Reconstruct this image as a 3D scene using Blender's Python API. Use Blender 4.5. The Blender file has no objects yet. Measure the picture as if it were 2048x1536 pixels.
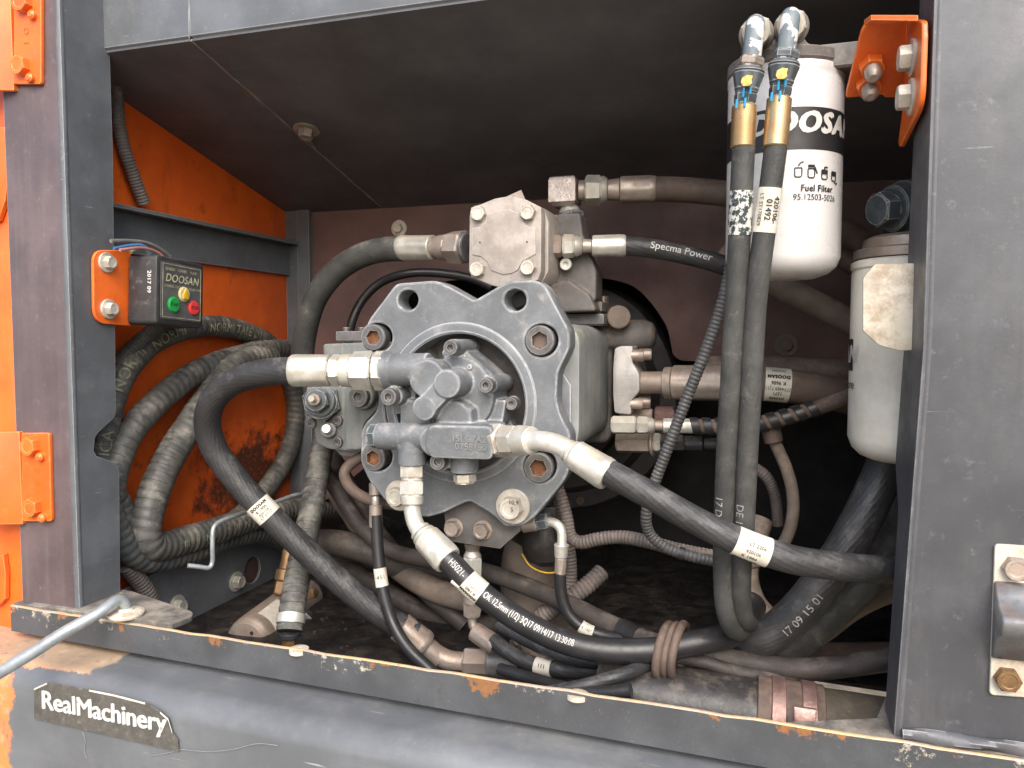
import bpy, bmesh, math, random
from mathutils import Vector, Matrix
import numpy as np
R = math.radians
random.seed(7)
scene = bpy.context.scene
COL = scene.collection

# ------------------------------------------------------------------ camera, sky, sun, exposure
CAM = Vector((0, -0.75, 1.55)); YAW = R(17.4); PITCH = R(3.4); F = 1538.0
fwd = Vector((-math.sin(YAW) * math.cos(PITCH), math.cos(YAW) * math.cos(PITCH), -math.sin(PITCH)))
rgt = Vector((math.cos(YAW), math.sin(YAW), 0)); upv = rgt.cross(fwd)
cd = bpy.data.cameras.new('camera'); cam = bpy.data.objects.new('camera', cd); COL.objects.link(cam)
cd.sensor_width = 36; cd.lens = 36 * F / 2048; cd.clip_start = 0.02; cd.clip_end = 500
m3 = Matrix((rgt, upv, -fwd)).transposed()
cam.matrix_world = Matrix.Translation(CAM) @ m3.to_4x4()
scene.camera = cam

w = bpy.data.worlds.new('World'); scene.world = w; w.use_nodes = True
nt = w.node_tree; bg = nt.nodes['Background']
sky = nt.nodes.new('ShaderNodeTexSky'); sky.sky_type = 'NISHITA'; sky.sun_disc = False
TO_SUN = Vector((0.30, -0.84, 0.78)).normalized()
sky.sun_elevation = math.asin(TO_SUN.z); sky.sun_rotation = math.atan2(TO_SUN.x, TO_SUN.y)
sky.air_density = 1.0; sky.dust_density = 3.5; sky.ozone_density = 1.0
bg.inputs[1].default_value = 0.15
nt.links.new(sky.outputs[0], bg.inputs[0])
sl = bpy.data.lights.new('sun', 'SUN'); sl.energy = 1.5; sl.angle = R(50); sl.color = (1.0, 0.975, 0.94)
so = bpy.data.objects.new('sun', sl); COL.objects.link(so); so.location = (2, -3, 5)
so.rotation_euler = (-TO_SUN).to_track_quat('-Z', 'Y').to_euler()
scene.view_settings.view_transform = 'Standard'; scene.view_settings.look = 'None'
scene.view_settings.exposure = 1.0; scene.view_settings.gamma = 1.0

# ------------------------------------------------------------------ building helpers
def P(px, py, Y=None, X=None, Z=None):
    d = rgt * ((px - 1024) / F) + upv * (-(py - 768) / F) + fwd
    if X is not None: t = (X - CAM.x) / d.x
    elif Z is not None: t = (Z - CAM.z) / d.z
    else: t = (Y - CAM.y) / d.y
    return CAM + d * t
def S(p): return (p - CAM).dot(fwd) / F          # metres covered by one photo pixel at p
WM = {}
def attach(o, parent, M=None):
    M = M or Matrix.Identity(4)
    if parent is not None:
        o.parent = parent; o.matrix_parent_inverse = WM[parent.name].inverted()
    o.matrix_basis = M; WM[o.name] = M.copy(); return o
def tag(o, label, cat, group=None, kind=None):
    o['label'] = label; o['category'] = cat
    if group: o['group'] = group
    if kind: o['kind'] = kind
    return o
def thing(name, label, cat, loc, group=None):
    o = bpy.data.objects.new(name, None); COL.objects.link(o); o.empty_display_size = 0.03
    attach(o, None, Matrix.Translation(loc)); return tag(o, label, cat, group)
def part(name, me, m, parent, M=None, label=None):
    if m is not None and not me.materials:
        for x in (m if isinstance(m, (list, tuple)) else [m]): me.materials.append(x)
    o = bpy.data.objects.new(name, me); COL.objects.link(o)
    if label: o['label'] = label
    return attach(o, parent, M)
def finish(me, ang=32):
    me.polygons.foreach_set('use_smooth', [True] * len(me.polygons))
    try: me.set_sharp_from_angle(angle=R(ang))
    except Exception: pass
    me.update(); return me
def axisM(o, d, xh=None):
    z = Vector(d).normalized(); h = Vector(xh) if xh is not None else (Vector((0, 0, 1)) if abs(z.z) < .9 else Vector((1, 0, 0)))
    x = (h - z * h.dot(z)).normalized(); y = z.cross(x)
    m = Matrix((x, y, z)).transposed().to_4x4(); m.translation = o; return m
def FY(y): # local x->X, y->Z, z->-Y
    m = Matrix(((1, 0, 0), (0, 0, 1), (0, -1, 0))).transposed().to_4x4(); m.translation = Vector((0, y, 0)); return m
def FX(x): # local x->Y, y->Z, z->+X
    m = Matrix(((0, 1, 0), (0, 0, 1), (1, 0, 0))).transposed().to_4x4(); m.translation = Vector((x, 0, 0)); return m
def FZ(z): return Matrix.Translation((0, 0, z))
def py2(pts, y): return [(q.x, q.z) for q in (P(a, b, Y=y) for a, b in pts)]
def px2(pts, x): return [(q.y, q.z) for q in (P(a, b, X=x) for a, b in pts)]

class MB:
    def __init__(s): s.v = []; s.f = []; s.uv = []; s.mi = []
    def add(s, vs, fs, M=None, uvs=None, mi=0):
        b = len(s.v)
        s.v += [tuple(M @ Vector(q)) if M is not None else tuple(q) for q in vs]
        for k, f in enumerate(fs):
            s.f.append(tuple(b + i for i in f)); s.uv.append(uvs[k] if uvs else None); s.mi.append(mi)
        return s
    def lathe(s, M, prof, seg=24, cap=True, mi=0):
        vs = []; fs = []; n = len(prof)
        for q in prof:
            z, r = q[0], q[1]; hx = q[2] if len(q) > 2 else None
            for k in range(seg):
                a = 2 * math.pi * k / seg; rr = r
                if hx == 'h':
                    t = (a % (math.pi / 3)) - math.pi / 6; rr = r * math.cos(math.pi / 6) / math.cos(t)
                elif hx == 'o': rr = r * (1 - .05 * abs(math.sin(4 * a)) ** 1.5)
                vs.append((rr * math.cos(a), rr * math.sin(a), z))
        for i in range(n - 1):
            for k in range(seg):
                a = i * seg + k; b = i * seg + (k + 1) % seg
                fs.append((a, b, b + seg, a + seg))
        if cap:
            fs.append(tuple(reversed(range(seg)))); fs.append(tuple((n - 1) * seg + k for k in range(seg)))
        return s.add(vs, fs, M, None, mi)
    def prism(s, M, pts, z0, z1, ch=0.0, mi=0):
        n = len(pts); ar = sum(pts[i][0] * pts[(i + 1) % n][1] - pts[(i + 1) % n][0] * pts[i][1] for i in range(n))
        if ar < 0: pts = list(reversed(pts))
        rings = [(z0, 0), (z1, 0)] if ch <= 0 else [(z0, ch), (z0 + ch, 0), (z1 - ch, 0), (z1 - ch * .3, ch * .3), (z1, ch)]
        vs = []; fs = []
        for z, d in rings:
            for (x, y) in (inset(pts, d) if d else pts): vs.append((x, y, z))
        m = len(rings)
        for i in range(m - 1):
            for k in range(n):
                a = i * n + k; b = i * n + (k + 1) % n
                fs.append((a, b, b + n, a + n))
        fs.append(tuple(reversed(range(n)))); fs.append(tuple((m - 1) * n + k for k in range(n)))
        return s.add(vs, fs, M, None, mi)
    def box(s, lo, hi, ch=0.0, mi=0, M=None):
        T = M or Matrix.Identity(4)
        return s.prism(T, [(lo[0], lo[1]), (hi[0], lo[1]), (hi[0], hi[1]), (lo[0], hi[1])], lo[2], hi[2], ch, mi)
    def mesh(s, name, ang=32):
        me = bpy.data.meshes.new(name); me.from_pydata(s.v, [], s.f)
        if any(s.uv):
            u = me.uv_layers.new(name='UVMap'); i = 0
            for f, q in zip(s.f, s.uv):
                for k in range(len(f)):
                    if q: u.data[i].uv = q[k]
                    i += 1
        me.polygons.foreach_set('material_index', s.mi)
        bm = bmesh.new(); bm.from_mesh(me); bmesh.ops.recalc_face_normals(bm, faces=bm.faces); bm.to_mesh(me); bm.free()
        return finish(me, ang)
def inset(pts, d):
    n = len(pts); out = []
    for i in range(n):
        p0 = Vector(pts[i - 1]); p = Vector(pts[i]); p1 = Vector(pts[(i + 1) % n])
        a = (p - p0).normalized(); b = (p1 - p).normalized()
        na = Vector((-a.y, a.x)); nb = Vector((-b.y, b.x)); k = na + nb
        if k.length < 1e-6: k = na
        k.normalize(); c = max(.5, k.dot(na)); q = p + k * (d / c); out.append((q.x, q.y))
    return out
def rpoly(pts, r, n=5):
    """round every corner of a polygon; r may be a list"""
    out = []; m = len(pts)
    for i in range(m):
        p0, p, p1 = Vector(pts[i - 1]), Vector(pts[i]), Vector(pts[(i + 1) % m])
        rr = r[i] if isinstance(r, (list, tuple)) else r
        a = (p0 - p); b = (p1 - p); rr = min(rr, a.length * .48, b.length * .48)
        if rr < 1e-6: out.append((p.x, p.y)); continue
        A = p + a.normalized() * rr; B = p + b.normalized() * rr
        for k in range(n + 1):
            t = k / n; q = A * (1 - t) ** 2 + p * (2 * t * (1 - t)) + B * t * t; out.append((q.x, q.y))
    return out
def circ(c, r, n=32): return [(c[0] + r * math.cos(2 * math.pi * k / n), c[1] + r * math.sin(2 * math.pi * k / n)) for k in range(n)]
def from_curve(cu):
    o = bpy.data.objects.new('tmp', cu); COL.objects.link(o)
    dg = bpy.context.evaluated_depsgraph_get(); me = bpy.data.meshes.new_from_object(o.evaluated_get(dg))
    bpy.data.objects.remove(o); bpy.data.curves.remove(cu); return me
def plate(outline, holes, th, bev=.0012, name='plate'):
    """plate with holes, front face at local z=0, back at -th, rounded rims"""
    cu = bpy.data.curves.new(name, 'CURVE'); cu.dimensions = '2D'; cu.fill_mode = 'BOTH'
    for pts in [outline] + list(holes):
        sp = cu.splines.new('POLY'); sp.points.add(len(pts) - 1); sp.use_cyclic_u = True
        for q, (x, y) in zip(sp.points, pts): q.co = (x, y, 0, 1)
    cu.extrude = th / 2 - bev; cu.bevel_depth = bev; cu.bevel_resolution = 2; cu.offset = -bev
    me = from_curve(cu); me.transform(Matrix.Translation((0, 0, -th / 2))); me.materials.clear()
    return finish(me, 30)
def text_mesh(body, size, bold=0.0, shear=0.0, align='CENTER', space=1.0):
    """lettering outline; bold strokes come from shifted layers stacked a hair apart"""
    cu = bpy.data.curves.new('lettering', 'FONT'); cu.body = body; cu.size = size; cu.align_x = align; cu.align_y = 'CENTER'
    cu.shear = shear; cu.space_character = space + (bold / size * 2.2 if bold else 0); cu.resolution_u = 3
    me = from_curve(cu); me.materials.clear(); bm = bmesh.new()
    for k in range(5 if bold else 1):
        d = bmesh.new(); d.from_mesh(me)
        if bold: bmesh.ops.translate(d, verts=d.verts, vec=((0, 1, -1, .6, -.6)[k] * bold, (0, 0, 0, 1, -1)[k] * bold * .6, k * .000025))
        m2 = bpy.data.meshes.new('t'); d.to_mesh(m2); bm.from_mesh(m2); d.free(); bpy.data.meshes.remove(m2)
    bmesh.ops.triangulate(bm, faces=bm.faces)
    for _ in range(3):
        e = [e for e in bm.edges if e.calc_length() > max(.0022, size * .22)]
        if not e: break
        bmesh.ops.subdivide_edges(bm, edges=e, cuts=1); bmesh.ops.triangulate(bm, faces=bm.faces)
    bm.to_mesh(me); bm.free(); return me
def flat_text(name, body, size, M, m, parent, bold=0, shear=0, raise_=.0004, sx=1.0, space=1.0):
    me = text_mesh(body, size, bold, shear, space=space); me.transform(Matrix.Diagonal((sx, 1, 1, 1)))
    return part(name, me, m, parent, M @ Matrix.Translation((0, 0, raise_)))
def cast_mesh(mb, vox=.0013, it=5, name='casting'):
    """fuse overlapping solids and round their joints like a sand casting"""
    me = mb.mesh(name); o = bpy.data.objects.new('tmp', me); COL.objects.link(o)
    r = o.modifiers.new('r', 'REMESH'); r.mode = 'VOXEL'; r.voxel_size = vox
    s = o.modifiers.new('s', 'SMOOTH'); s.factor = .5; s.iterations = it
    dg = bpy.context.evaluated_depsgraph_get(); out = bpy.data.meshes.new_from_object(o.evaluated_get(dg))
    bpy.data.objects.remove(o); bpy.data.meshes.remove(me)
    out.polygons.foreach_set('use_smooth', [True] * len(out.polygons)); out.update(); return out

class Path:
    def __init__(s, pts, step=.004):
        pts = [Vector(p) for p in pts]; q = [pts[0] * 2 - pts[1]] + pts + [pts[-1] * 2 - pts[-2]]; fine = []
        for i in range(1, len(q) - 2):
            p0, p1, p2, p3 = q[i - 1:i + 3]; t0 = 0
            t1 = t0 + (p1 - p0).length ** .5; t2 = t1 + (p2 - p1).length ** .5; t3 = t2 + (p3 - p2).length ** .5
            n = 24
            for k in range(n):
                t = t1 + (t2 - t1) * k / n
                a1 = p0 * ((t1 - t) / (t1 - t0)) + p1 * ((t - t0) / (t1 - t0)); a2 = p1 * ((t2 - t) / (t2 - t1)) + p2 * ((t - t1) / (t2 - t1))
                a3 = p2 * ((t3 - t) / (t3 - t2)) + p3 * ((t - t2) / (t3 - t2))
                b1 = a1 * ((t2 - t) / (t2 - t0)) + a2 * ((t - t0) / (t2 - t0)); b2 = a2 * ((t3 - t) / (t3 - t1)) + a3 * ((t - t1) / (t3 - t1))
                fine.append(b1 * ((t2 - t) / (t2 - t1)) + b2 * ((t - t1) / (t2 - t1)))
        fine.append(pts[-1]); a = np.array([tuple(p) for p in fine])
        d = np.r_[0, np.cumsum(np.linalg.norm(np.diff(a, axis=0), axis=1))]; s.L = d[-1]
        n = max(2, int(s.L / step) + 1); s.s = np.linspace(0, s.L, n)
        s.p = np.stack([np.interp(s.s, d, a[:, k]) for k in range(3)], 1)
        for _ in range(2): s.p[1:-1] = (s.p[:-2] + 2 * s.p[1:-1] + s.p[2:]) / 4
        t = np.gradient(s.p, axis=0); t /= np.linalg.norm(t, axis=1)[:, None]; s.t = t
        h = np.array([0, 0, 1.]) if abs(t[0][2]) < .9 else np.array([1., 0, 0])
        x = h - t[0] * h.dot(t[0]); x /= np.linalg.norm(x); xs = [x]
        for i in range(1, n):
            x = xs[-1] - t[i] * xs[-1].dot(t[i]); x /= np.linalg.norm(x); xs.append(x)
        s.x = np.array(xs); s.y = np.cross(t, s.x)
    def at(s, q):
        g = lambda a: np.array([np.interp(q, s.s, a[:, k]) for k in range(3)])
        return Vector(g(s.p)), Vector(g(s.t)).normalized(), Vector(g(s.x)).normalized(), Vector(g(s.y)).normalized()
def tube_mesh(path, r, seg=20, corr=None, rfun=None, s0=0, s1=None, cap=True, name='tube', rnd=0.0):
    s1 = path.L if s1 is None else s1; st = path.s[1] - path.s[0]
    if corr: st = min(st, corr[0] / 6)
    n = max(2, int((s1 - s0) / st) + 1); mb = MB(); vs = []; fs = []; uvs = []
    ss = np.linspace(s0, s1, n); ph = random.random() * 9
    for q in ss:
        p, t, x, y = path.at(q)
        for k in range(seg):
            a = 2 * math.pi * k / seg; rr = r if rfun is None else rfun(q)
            if corr:
                u = (q / corr[0] + (a / (2 * math.pi) if len(corr) > 2 and corr[2] else 0)) % 1.0
                rr *= 1 + corr[1] * (abs(math.sin(math.pi * u)) ** .6 - .6)
            if rnd: rr *= 1 + rnd * (math.sin(q * 90 + ph + 2 * a) * .5 + math.sin(q * 37 + a + ph) * .5)
            vs.append(p + x * (rr * math.cos(a)) + y * (rr * math.sin(a)))
    C = 2 * math.pi * r
    for i in range(n - 1):
        for k in range(seg):
            a = i * seg + k; b = i * seg + (k + 1) % seg
            fs.append((a, b, b + seg, a + seg))
            v0, v1 = k / seg * C, (k + 1) / seg * C
            uvs.append([(ss[i], v0), (ss[i], v1), (ss[i + 1], v1), (ss[i + 1], v0)])
    if cap:
        fs.append(tuple(reversed(range(seg)))); fs.append(tuple((n - 1) * seg + k for k in range(seg))); uvs += [None, None]
    mb.add(vs, fs, None, uvs); return mb.mesh(name, 50)
def path_text(path, r, body, s_mid, size, m, parent, flip=False, bold=0, ang=0.0, across=False, raise_=.0005, name='lettering', sx=1.0, mirror=False):
    """print lettering on a hose, on the side that faces the open front"""
    me = text_mesh(body, size, bold); p, t, x, y = path.at(s_mid)
    c = (CAM - p).normalized(); a0 = math.atan2(c.dot(y), c.dot(x)) + ang
    for v in me.vertices:
        lx, ly = v.co.x * sx, v.co.y
        if flip: lx, ly = -lx, -ly
        if across: lx, ly = -ly, lx
        q = s_mid + lx; a = a0 - ly / r; p, t, x, y = path.at(min(max(q, 0), path.L))
        v.co = p + (x * math.cos(a) + y * math.sin(a)) * (r + raise_ + v.co.z)
    return part(name, me, m, parent)

# ------------------------------------------------------------------ materials
def mat(name, base, vary=None, dust=None, dust_amt=.35, scale=18, rough=(.4, .6), metal=0.0, bump=.15, bscale=300, wear=None, wear_w=.0016,
        streak=None, streak_col=None, coat=0.0, spec=.5, scr=None, up=0.25, extra=None, uvwrap=None):
    m = bpy.data.materials.new(name); m.use_nodes = True; t = m.node_tree; N = t.nodes.new; Lk = t.links.new
    b = t.nodes['Principled BSDF']; tc = N('ShaderNodeTexCoord'); oi = N('ShaderNodeObjectInfo')
    off = N('ShaderNodeVectorMath'); off.operation = 'MULTIPLY_ADD'
    cmb = N('ShaderNodeCombineXYZ')
    for k in range(3): Lk(oi.outputs['Random'], cmb.inputs[k])
    Lk(cmb.outputs[0], off.inputs[0]); off.inputs[1].default_value = (7, 11, 5); Lk(tc.outputs['Object'], off.inputs[2]); co = off.outputs[0]
    def noise(sc, det=6, ro=.6, vec=None, dist=0):
        n = N('ShaderNodeTexNoise'); n.inputs['Scale'].default_value = sc; n.inputs['Detail'].default_value = det; n.inputs['Roughness'].default_value = ro
        n.inputs['Distortion'].default_value = dist; Lk(vec or co, n.inputs['Vector']); return n.outputs['Fac']
    def ramp(f, lo, hi, a=0.0, c=1.0):
        n = N('ShaderNodeMapRange'); n.interpolation_type = 'SMOOTHSTEP'; Lk(f, n.inputs[0])
        for k, vv in enumerate((lo, hi, a, c)): n.inputs[k + 1].default_value = vv
        return n.outputs[0]
    def mix(f, a, c):
        n = N('ShaderNodeMix'); n.data_type = 'RGBA'
        if isinstance(f, float): n.inputs[0].default_value = f
        else: Lk(f, n.inputs[0])
        for i, q in ((6, a), (7, c)):
            if isinstance(q, tuple): n.inputs[i].default_value = (*q, 1)
            else: Lk(q, n.inputs[i])
        return n.outputs[2]
    def mapped(sc, rot=(0, 0, 0)):
        n = N('ShaderNodeMapping'); n.inputs['Scale'].default_value = sc; n.inputs['Rotation'].default_value = rot; Lk(co, n.inputs[0]); return n.outputs[0]
    def math_(op, a, c):
        n = N('ShaderNodeMath'); n.operation = op
        for i, q in enumerate((a, c)):
            if isinstance(q, (int, float)): n.inputs[i].default_value = q
            else: Lk(q, n.inputs[i])
        return n.outputs[0]
    vary = vary or tuple(c * .72 for c in base)
    c = mix(ramp(noise(scale), .35, .65), base, vary)
    rf = ramp(noise(scale * 2.3, 8, .7), .3, .7, rough[0], rough[1])
    if streak:   # long run marks down the surface
        c = mix(ramp(noise(1.0, 5, .65, mapped(streak)), .5, .75, 0, .75), c, streak_col)
    if dust is not None:
        g = N('ShaderNodeNewGeometry'); sp = N('ShaderNodeSeparateXYZ'); Lk(g.outputs['Normal'], sp.inputs[0])
        f = math_('ADD', noise(scale * 1.4, 9, .72), math_('MULTIPLY', sp.outputs[2], up * .5))
        f = ramp(f, .72 - dust_amt * .5, .98 - dust_amt * .5); c = mix(f, c, dust); rf = math_('ADD', rf, math_('MULTIPLY', f, .2))
    if dust is not None:
        f = ramp(noise(420, 3, .6), .66, .72, 0, .5); c = mix(f, c, tuple(min(.9, q * 1.25) for q in dust))
        f = ramp(noise(scale * .55, 7, .7), .42, .60, 0, .45); c = mix(f, c, tuple(q * .55 for q in base))
    if wear is not None:
        bv = N('ShaderNodeBevel'); bv.samples = 4; bv.inputs['Radius'].default_value = wear_w; g2 = N('ShaderNodeNewGeometry')
        d = N('ShaderNodeVectorMath'); d.operation = 'DOT_PRODUCT'; Lk(bv.outputs[0], d.inputs[0]); Lk(g2.outputs['Normal'], d.inputs[1])
        f = ramp(math_('ADD', math_('SUBTRACT', 1.0, d.outputs['Value']), math_('MULTIPLY', noise(90, 5, .7), .12)), .068, .125, 0, .9); c = mix(f, c, wear)
    if scr is not None:
        for rot, sc in ((( .3, .5, .7), (9, 260, 260)), ((1.1, -.4, -.6), (12, 340, 340))):
            f = ramp(noise(1.0, 2, .5, mapped(sc, rot), .3), .735, .765, 0, .42); c = mix(math_('MULTIPLY', f, ramp(noise(14), .5, .62)), c, scr)
    h = noise(bscale, 6, .65); nrm = None
    if uvwrap:   # cloth-wrap impression on rubber, laid along the hose
        mp = N('ShaderNodeMapping'); mp.inputs['Rotation'].default_value = (0, 0, uvwrap[1]); Lk(tc.outputs['UV'], mp.inputs[0])
        wv = N('ShaderNodeTexWave'); wv.inputs['Scale'].default_value = uvwrap[0]; wv.inputs['Distortion'].default_value = 1.2; wv.inputs['Detail'].default_value = 2
        wv.inputs['Detail Scale'].default_value = 1.5; Lk(mp.outputs[0], wv.inputs[0]); h = math_('ADD', math_('MULTIPLY', wv.outputs['Fac'], uvwrap[2]), math_('MULTIPLY', h, .5))
    if extra: c, rf, h = extra(dict(N=N, Lk=Lk, noise=noise, ramp=ramp, mix=mix, mapped=mapped, math_=math_, co=co, tc=tc), c, rf, h)
    Lk(c, b.inputs['Base Color']); Lk(rf, b.inputs['Roughness']); b.inputs['Metallic'].default_value = metal; b.inputs['Specular IOR Level'].default_value = spec
    b.inputs['Coat Weight'].default_value = coat; b.inputs['Coat Roughness'].default_value = .25
    bp = N('ShaderNodeBump'); bp.inputs['Strength'].default_value = bump; bp.inputs['Distance'].default_value = .002; Lk(h, bp.inputs['Height']); Lk(bp.outputs[0], b.inputs['Normal'])
    return m
TAN = (.30, .24, .19); BROWN = (.16, .115, .10); GREYD = (.23, .225, .22)
PAINT = mat('charcoal_paint', (.135, .147, .162), (.104, .113, .124), GREYD, .26, 14, (.32, .5), bump=.06, wear=(.34, .35, .36), wear_w=.0022, streak=(70, 70, 4), streak_col=(.13, .13, .135), scr=(.55, .55, .55))
PLUM = mat('plum_reflection_paint', (.135, .098, .102), (.088, .066, .070), (.19, .16, .155), .28, 10, (.35, .55), bump=.06, wear=(.30, .30, .30), streak=(60, 60, 2.2), streak_col=(.155, .125, .12), scr=(.4, .38, .36))  # plum base paints a reddish-brown reflection into the colour; dust and scratches are wear
POSTR = mat('weathered_grey_paint', (.100, .104, .115), (.070, .073, .081), (.19, .18, .175), .3, 9, (.35, .55), bump=.07, wear=(.36, .36, .37), streak=(14, 14, 3), streak_col=(.165, .15, .145), scr=(.5, .5, .5))
ROOF = mat('roof_paint', (.125, .125, .140), (.088, .088, .100), (.17, .155, .15), .25, 7, (.45, .65), bump=.08, scr=(.3, .28, .26))
WALLD = mat('bulkhead_brown', (.175, .095, .083), (.10, .06, .055), (.22, .14, .12), .3, 6, (.5, .75), bump=.1)
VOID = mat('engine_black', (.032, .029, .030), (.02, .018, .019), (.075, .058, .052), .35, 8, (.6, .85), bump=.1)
ORANGE = mat('orange_paint', (.86, .16, .018), (.76, .125, .015), (.70, .29, .13), .24, 14, (.3, .5), bump=.08, streak=(60, 60, 5), streak_col=(.70, .17, .05), wear=(.9, .33, .10), wear_w=.0018, coat=.15)
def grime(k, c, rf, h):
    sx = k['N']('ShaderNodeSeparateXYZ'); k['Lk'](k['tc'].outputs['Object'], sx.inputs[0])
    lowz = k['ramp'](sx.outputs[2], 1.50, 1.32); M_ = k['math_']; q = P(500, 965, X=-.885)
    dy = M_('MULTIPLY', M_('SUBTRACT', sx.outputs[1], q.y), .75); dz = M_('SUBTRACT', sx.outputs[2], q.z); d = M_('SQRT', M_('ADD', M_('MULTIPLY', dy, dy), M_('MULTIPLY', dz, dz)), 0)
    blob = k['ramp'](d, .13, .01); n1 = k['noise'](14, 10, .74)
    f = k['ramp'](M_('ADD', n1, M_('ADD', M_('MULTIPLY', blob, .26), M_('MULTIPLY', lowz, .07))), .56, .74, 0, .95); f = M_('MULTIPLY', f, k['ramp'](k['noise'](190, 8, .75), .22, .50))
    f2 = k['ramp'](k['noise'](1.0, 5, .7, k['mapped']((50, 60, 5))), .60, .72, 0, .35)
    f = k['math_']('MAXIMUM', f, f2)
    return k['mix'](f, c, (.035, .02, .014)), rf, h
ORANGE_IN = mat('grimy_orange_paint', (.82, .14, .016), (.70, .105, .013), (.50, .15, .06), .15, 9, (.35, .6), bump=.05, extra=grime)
PUMP = mat('pump_grey_paint', (.172, .184, .196), (.122, .132, .142), (.34, .33, .31), .38, 24, (.36, .6), bump=.28, bscale=420, wear=(.56, .58, .60), wear_w=.0035)
PUMPB = mat('pump_body_paint', (.22, .235, .235), (.165, .175, .17), (.36, .34, .27), .38, 14, (.4, .6), bump=.12, streak=(120, 120, 6), streak_col=(.34, .34, .29), wear=(.45, .45, .42))
DIRTCAST = mat('dirty_casting', (.15, .14, .135), (.10, .09, .085), (.26, .21, .175), .45, 26, (.5, .75), bump=.2, bscale=500, wear=(.33, .30, .27))
CASTAL = mat('dusty_aluminium', (.46, .42, .385), (.34, .30, .27), (.47, .40, .35), .45, 40, (.55, .75), metal=.15, bump=.3, bscale=700, wear=(.68, .64, .6))
ZINC = mat('zinc_plating', (.74, .73, .67), (.56, .53, .46), (.60, .50, .36), .36, 34, (.3, .5), metal=.5, bump=.12, bscale=380)
ZDUST = mat('dusty_zinc', (.46, .40, .35), (.36, .295, .25), (.40, .30, .235), .5, 34, (.35, .6), metal=.55, bump=.2)
CREAMBOLT = mat('whitish_bolt', (.62, .59, .52), (.48, .43, .36), (.42, .33, .24), .34, 60, (.35, .55), metal=.35, bump=.2)
BLACKOX = mat('black_oxide_steel', (.17, .165, .165), (.11, .105, .105), (.30, .25, .21), .3, 60, (.35, .55), metal=.45, bump=.15, wear=(.42, .42, .41))
RUSTY = mat('rusty_socket', (.24, .10, .045), (.12, .06, .035), (.42, .22, .10), .4, 120, (.7, .9), bump=.4)
RUBBER = mat('black_rubber', (.040, .040, .042), (.028, .028, .029), (.13, .125, .12), .36, 30, (.36, .58), bump=.6, bscale=210, uvwrap=(60, 1.35, .12))
RUBSM = mat('smooth_black_rubber', (.028, .028, .03), (.022, .021, .022), (.11, .10, .095), .16, 40, (.3, .45), bump=.1)
RUBD = mat('dusty_rubber', (.070, .071, .067), (.036, .037, .036), (.19, .175, .15), .40, 30, (.5, .8), bump=.5, uvwrap=(60, 1.35, .10))
RUBT = mat('tan_dusty_rubber', (.245, .195, .155), (.135, .108, .09), (.34, .27, .21), .4, 18, (.65, .85), bump=.2)
RUBR = mat('brown_rubber', (.15, .105, .083), (.085, .062, .052), (.25, .175, .135), .4, 20, (.55, .8), bump=.25)
RUBL = mat('dark_grimy_rubber', (.068, .055, .048), (.038, .033, .031), (.15, .12, .10), .36, 24, (.5, .75), bump=.4)
def coilx(k, c, rf, h):
    sx = k['N']('ShaderNodeSeparateXYZ'); k['Lk'](k['tc'].outputs['UV'], sx.inputs[0])
    nn = k['math_']('MULTIPLY', k['noise'](55, 4, .6), .006)
    fr = k['N']('ShaderNodeMath'); fr.operation = 'FRACT'; k['Lk'](k['math_']('DIVIDE', k['math_']('ADD', sx.outputs[0], nn), .0125), fr.inputs[0])
    line = k['math_']('MULTIPLY', k['ramp'](fr.outputs[0], .035, .075, 1, 0), k['ramp'](k['noise'](22, 3), .46, .52))
    c = k['mix'](line, c, (.008, .008, .008)); return c, rf, k['math_']('SUBTRACT', h, line)
COIL = mat('coiled_hose_rubber', (.098, .097, .088), (.056, .056, .053), (.26, .245, .21), .45, 20, (.42, .65), bump=.35, bscale=160, extra=coilx)
COILB = mat('striped_hose_rubber', (.095, .095, .088), (.035, .05, .058), (.22, .19, .14), .4, 34, (.45, .65), bump=.3, bscale=160)
CONDUIT = mat('grey_conduit', (.095, .095, .095), (.06, .06, .06), (.20, .185, .17), .35, 40, (.4, .6), bump=.1)
CONDT = mat('dusty_conduit', (.15, .125, .115), (.09, .08, .075), (.24, .19, .165), .45, 30, (.55, .75), bump=.1)
WHITE = mat('white_enamel', (.72, .71, .71), (.67, .655, .655), (.66, .62, .57), .12, 10, (.22, .34), bump=.02, coat=.2)
CREAM = mat('cream_enamel', (.84, .82, .74), (.79, .76, .67), (.55, .47, .36), .14, 12, (.3, .45), bump=.03)
LIDW = mat('stained_white_plate', (.72, .68, .58), (.62, .56, .45), (.40, .31, .22), .58, 26, (.5, .7), bump=.2)
BPLAST = mat('black_plastic', (.035, .034, .036), (.025, .025, .027), (.20, .18, .165), .32, 34, (.38, .6), bump=.15)
FACE = mat('grey_face_panel', (.10, .105, .105), (.075, .08, .082), (.24, .24, .22), .28, 60, (.4, .6), bump=.05)
GOLD = mat('yellow_chromate', (.46, .36, .19), (.48, .28, .13), (.56, .50, .33), .35, 30, (.25, .4), metal=.7, bump=.05, streak=(260, 260, 8), streak_col=(.78, .30, .10))
BLUEG = mat('blue_grey_fitting', (.105, .125, .14), (.07, .085, .096), (.26, .26, .25), .22, 40, (.35, .55), metal=.2, bump=.12, wear=(.5, .5, .48))
def flake(k, c, rf, h):
    f = k['ramp'](k['noise'](48, 3, .55, None, .5), .53, .56); return k['mix'](f, c, (.66, .64, .60)), rf, k['math_']('SUBTRACT', h, f)
FLAKE = mat('flaking_grey_paint', (.17, .21, .23), (.14, .17, .19), None, 0, 30, (.3, .5), bump=.3, extra=flake)
BRASS = mat('dull_brass', (.30, .18, .085), (.20, .12, .065), (.27, .19, .125), .35, 50, (.4, .6), metal=.6)
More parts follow.
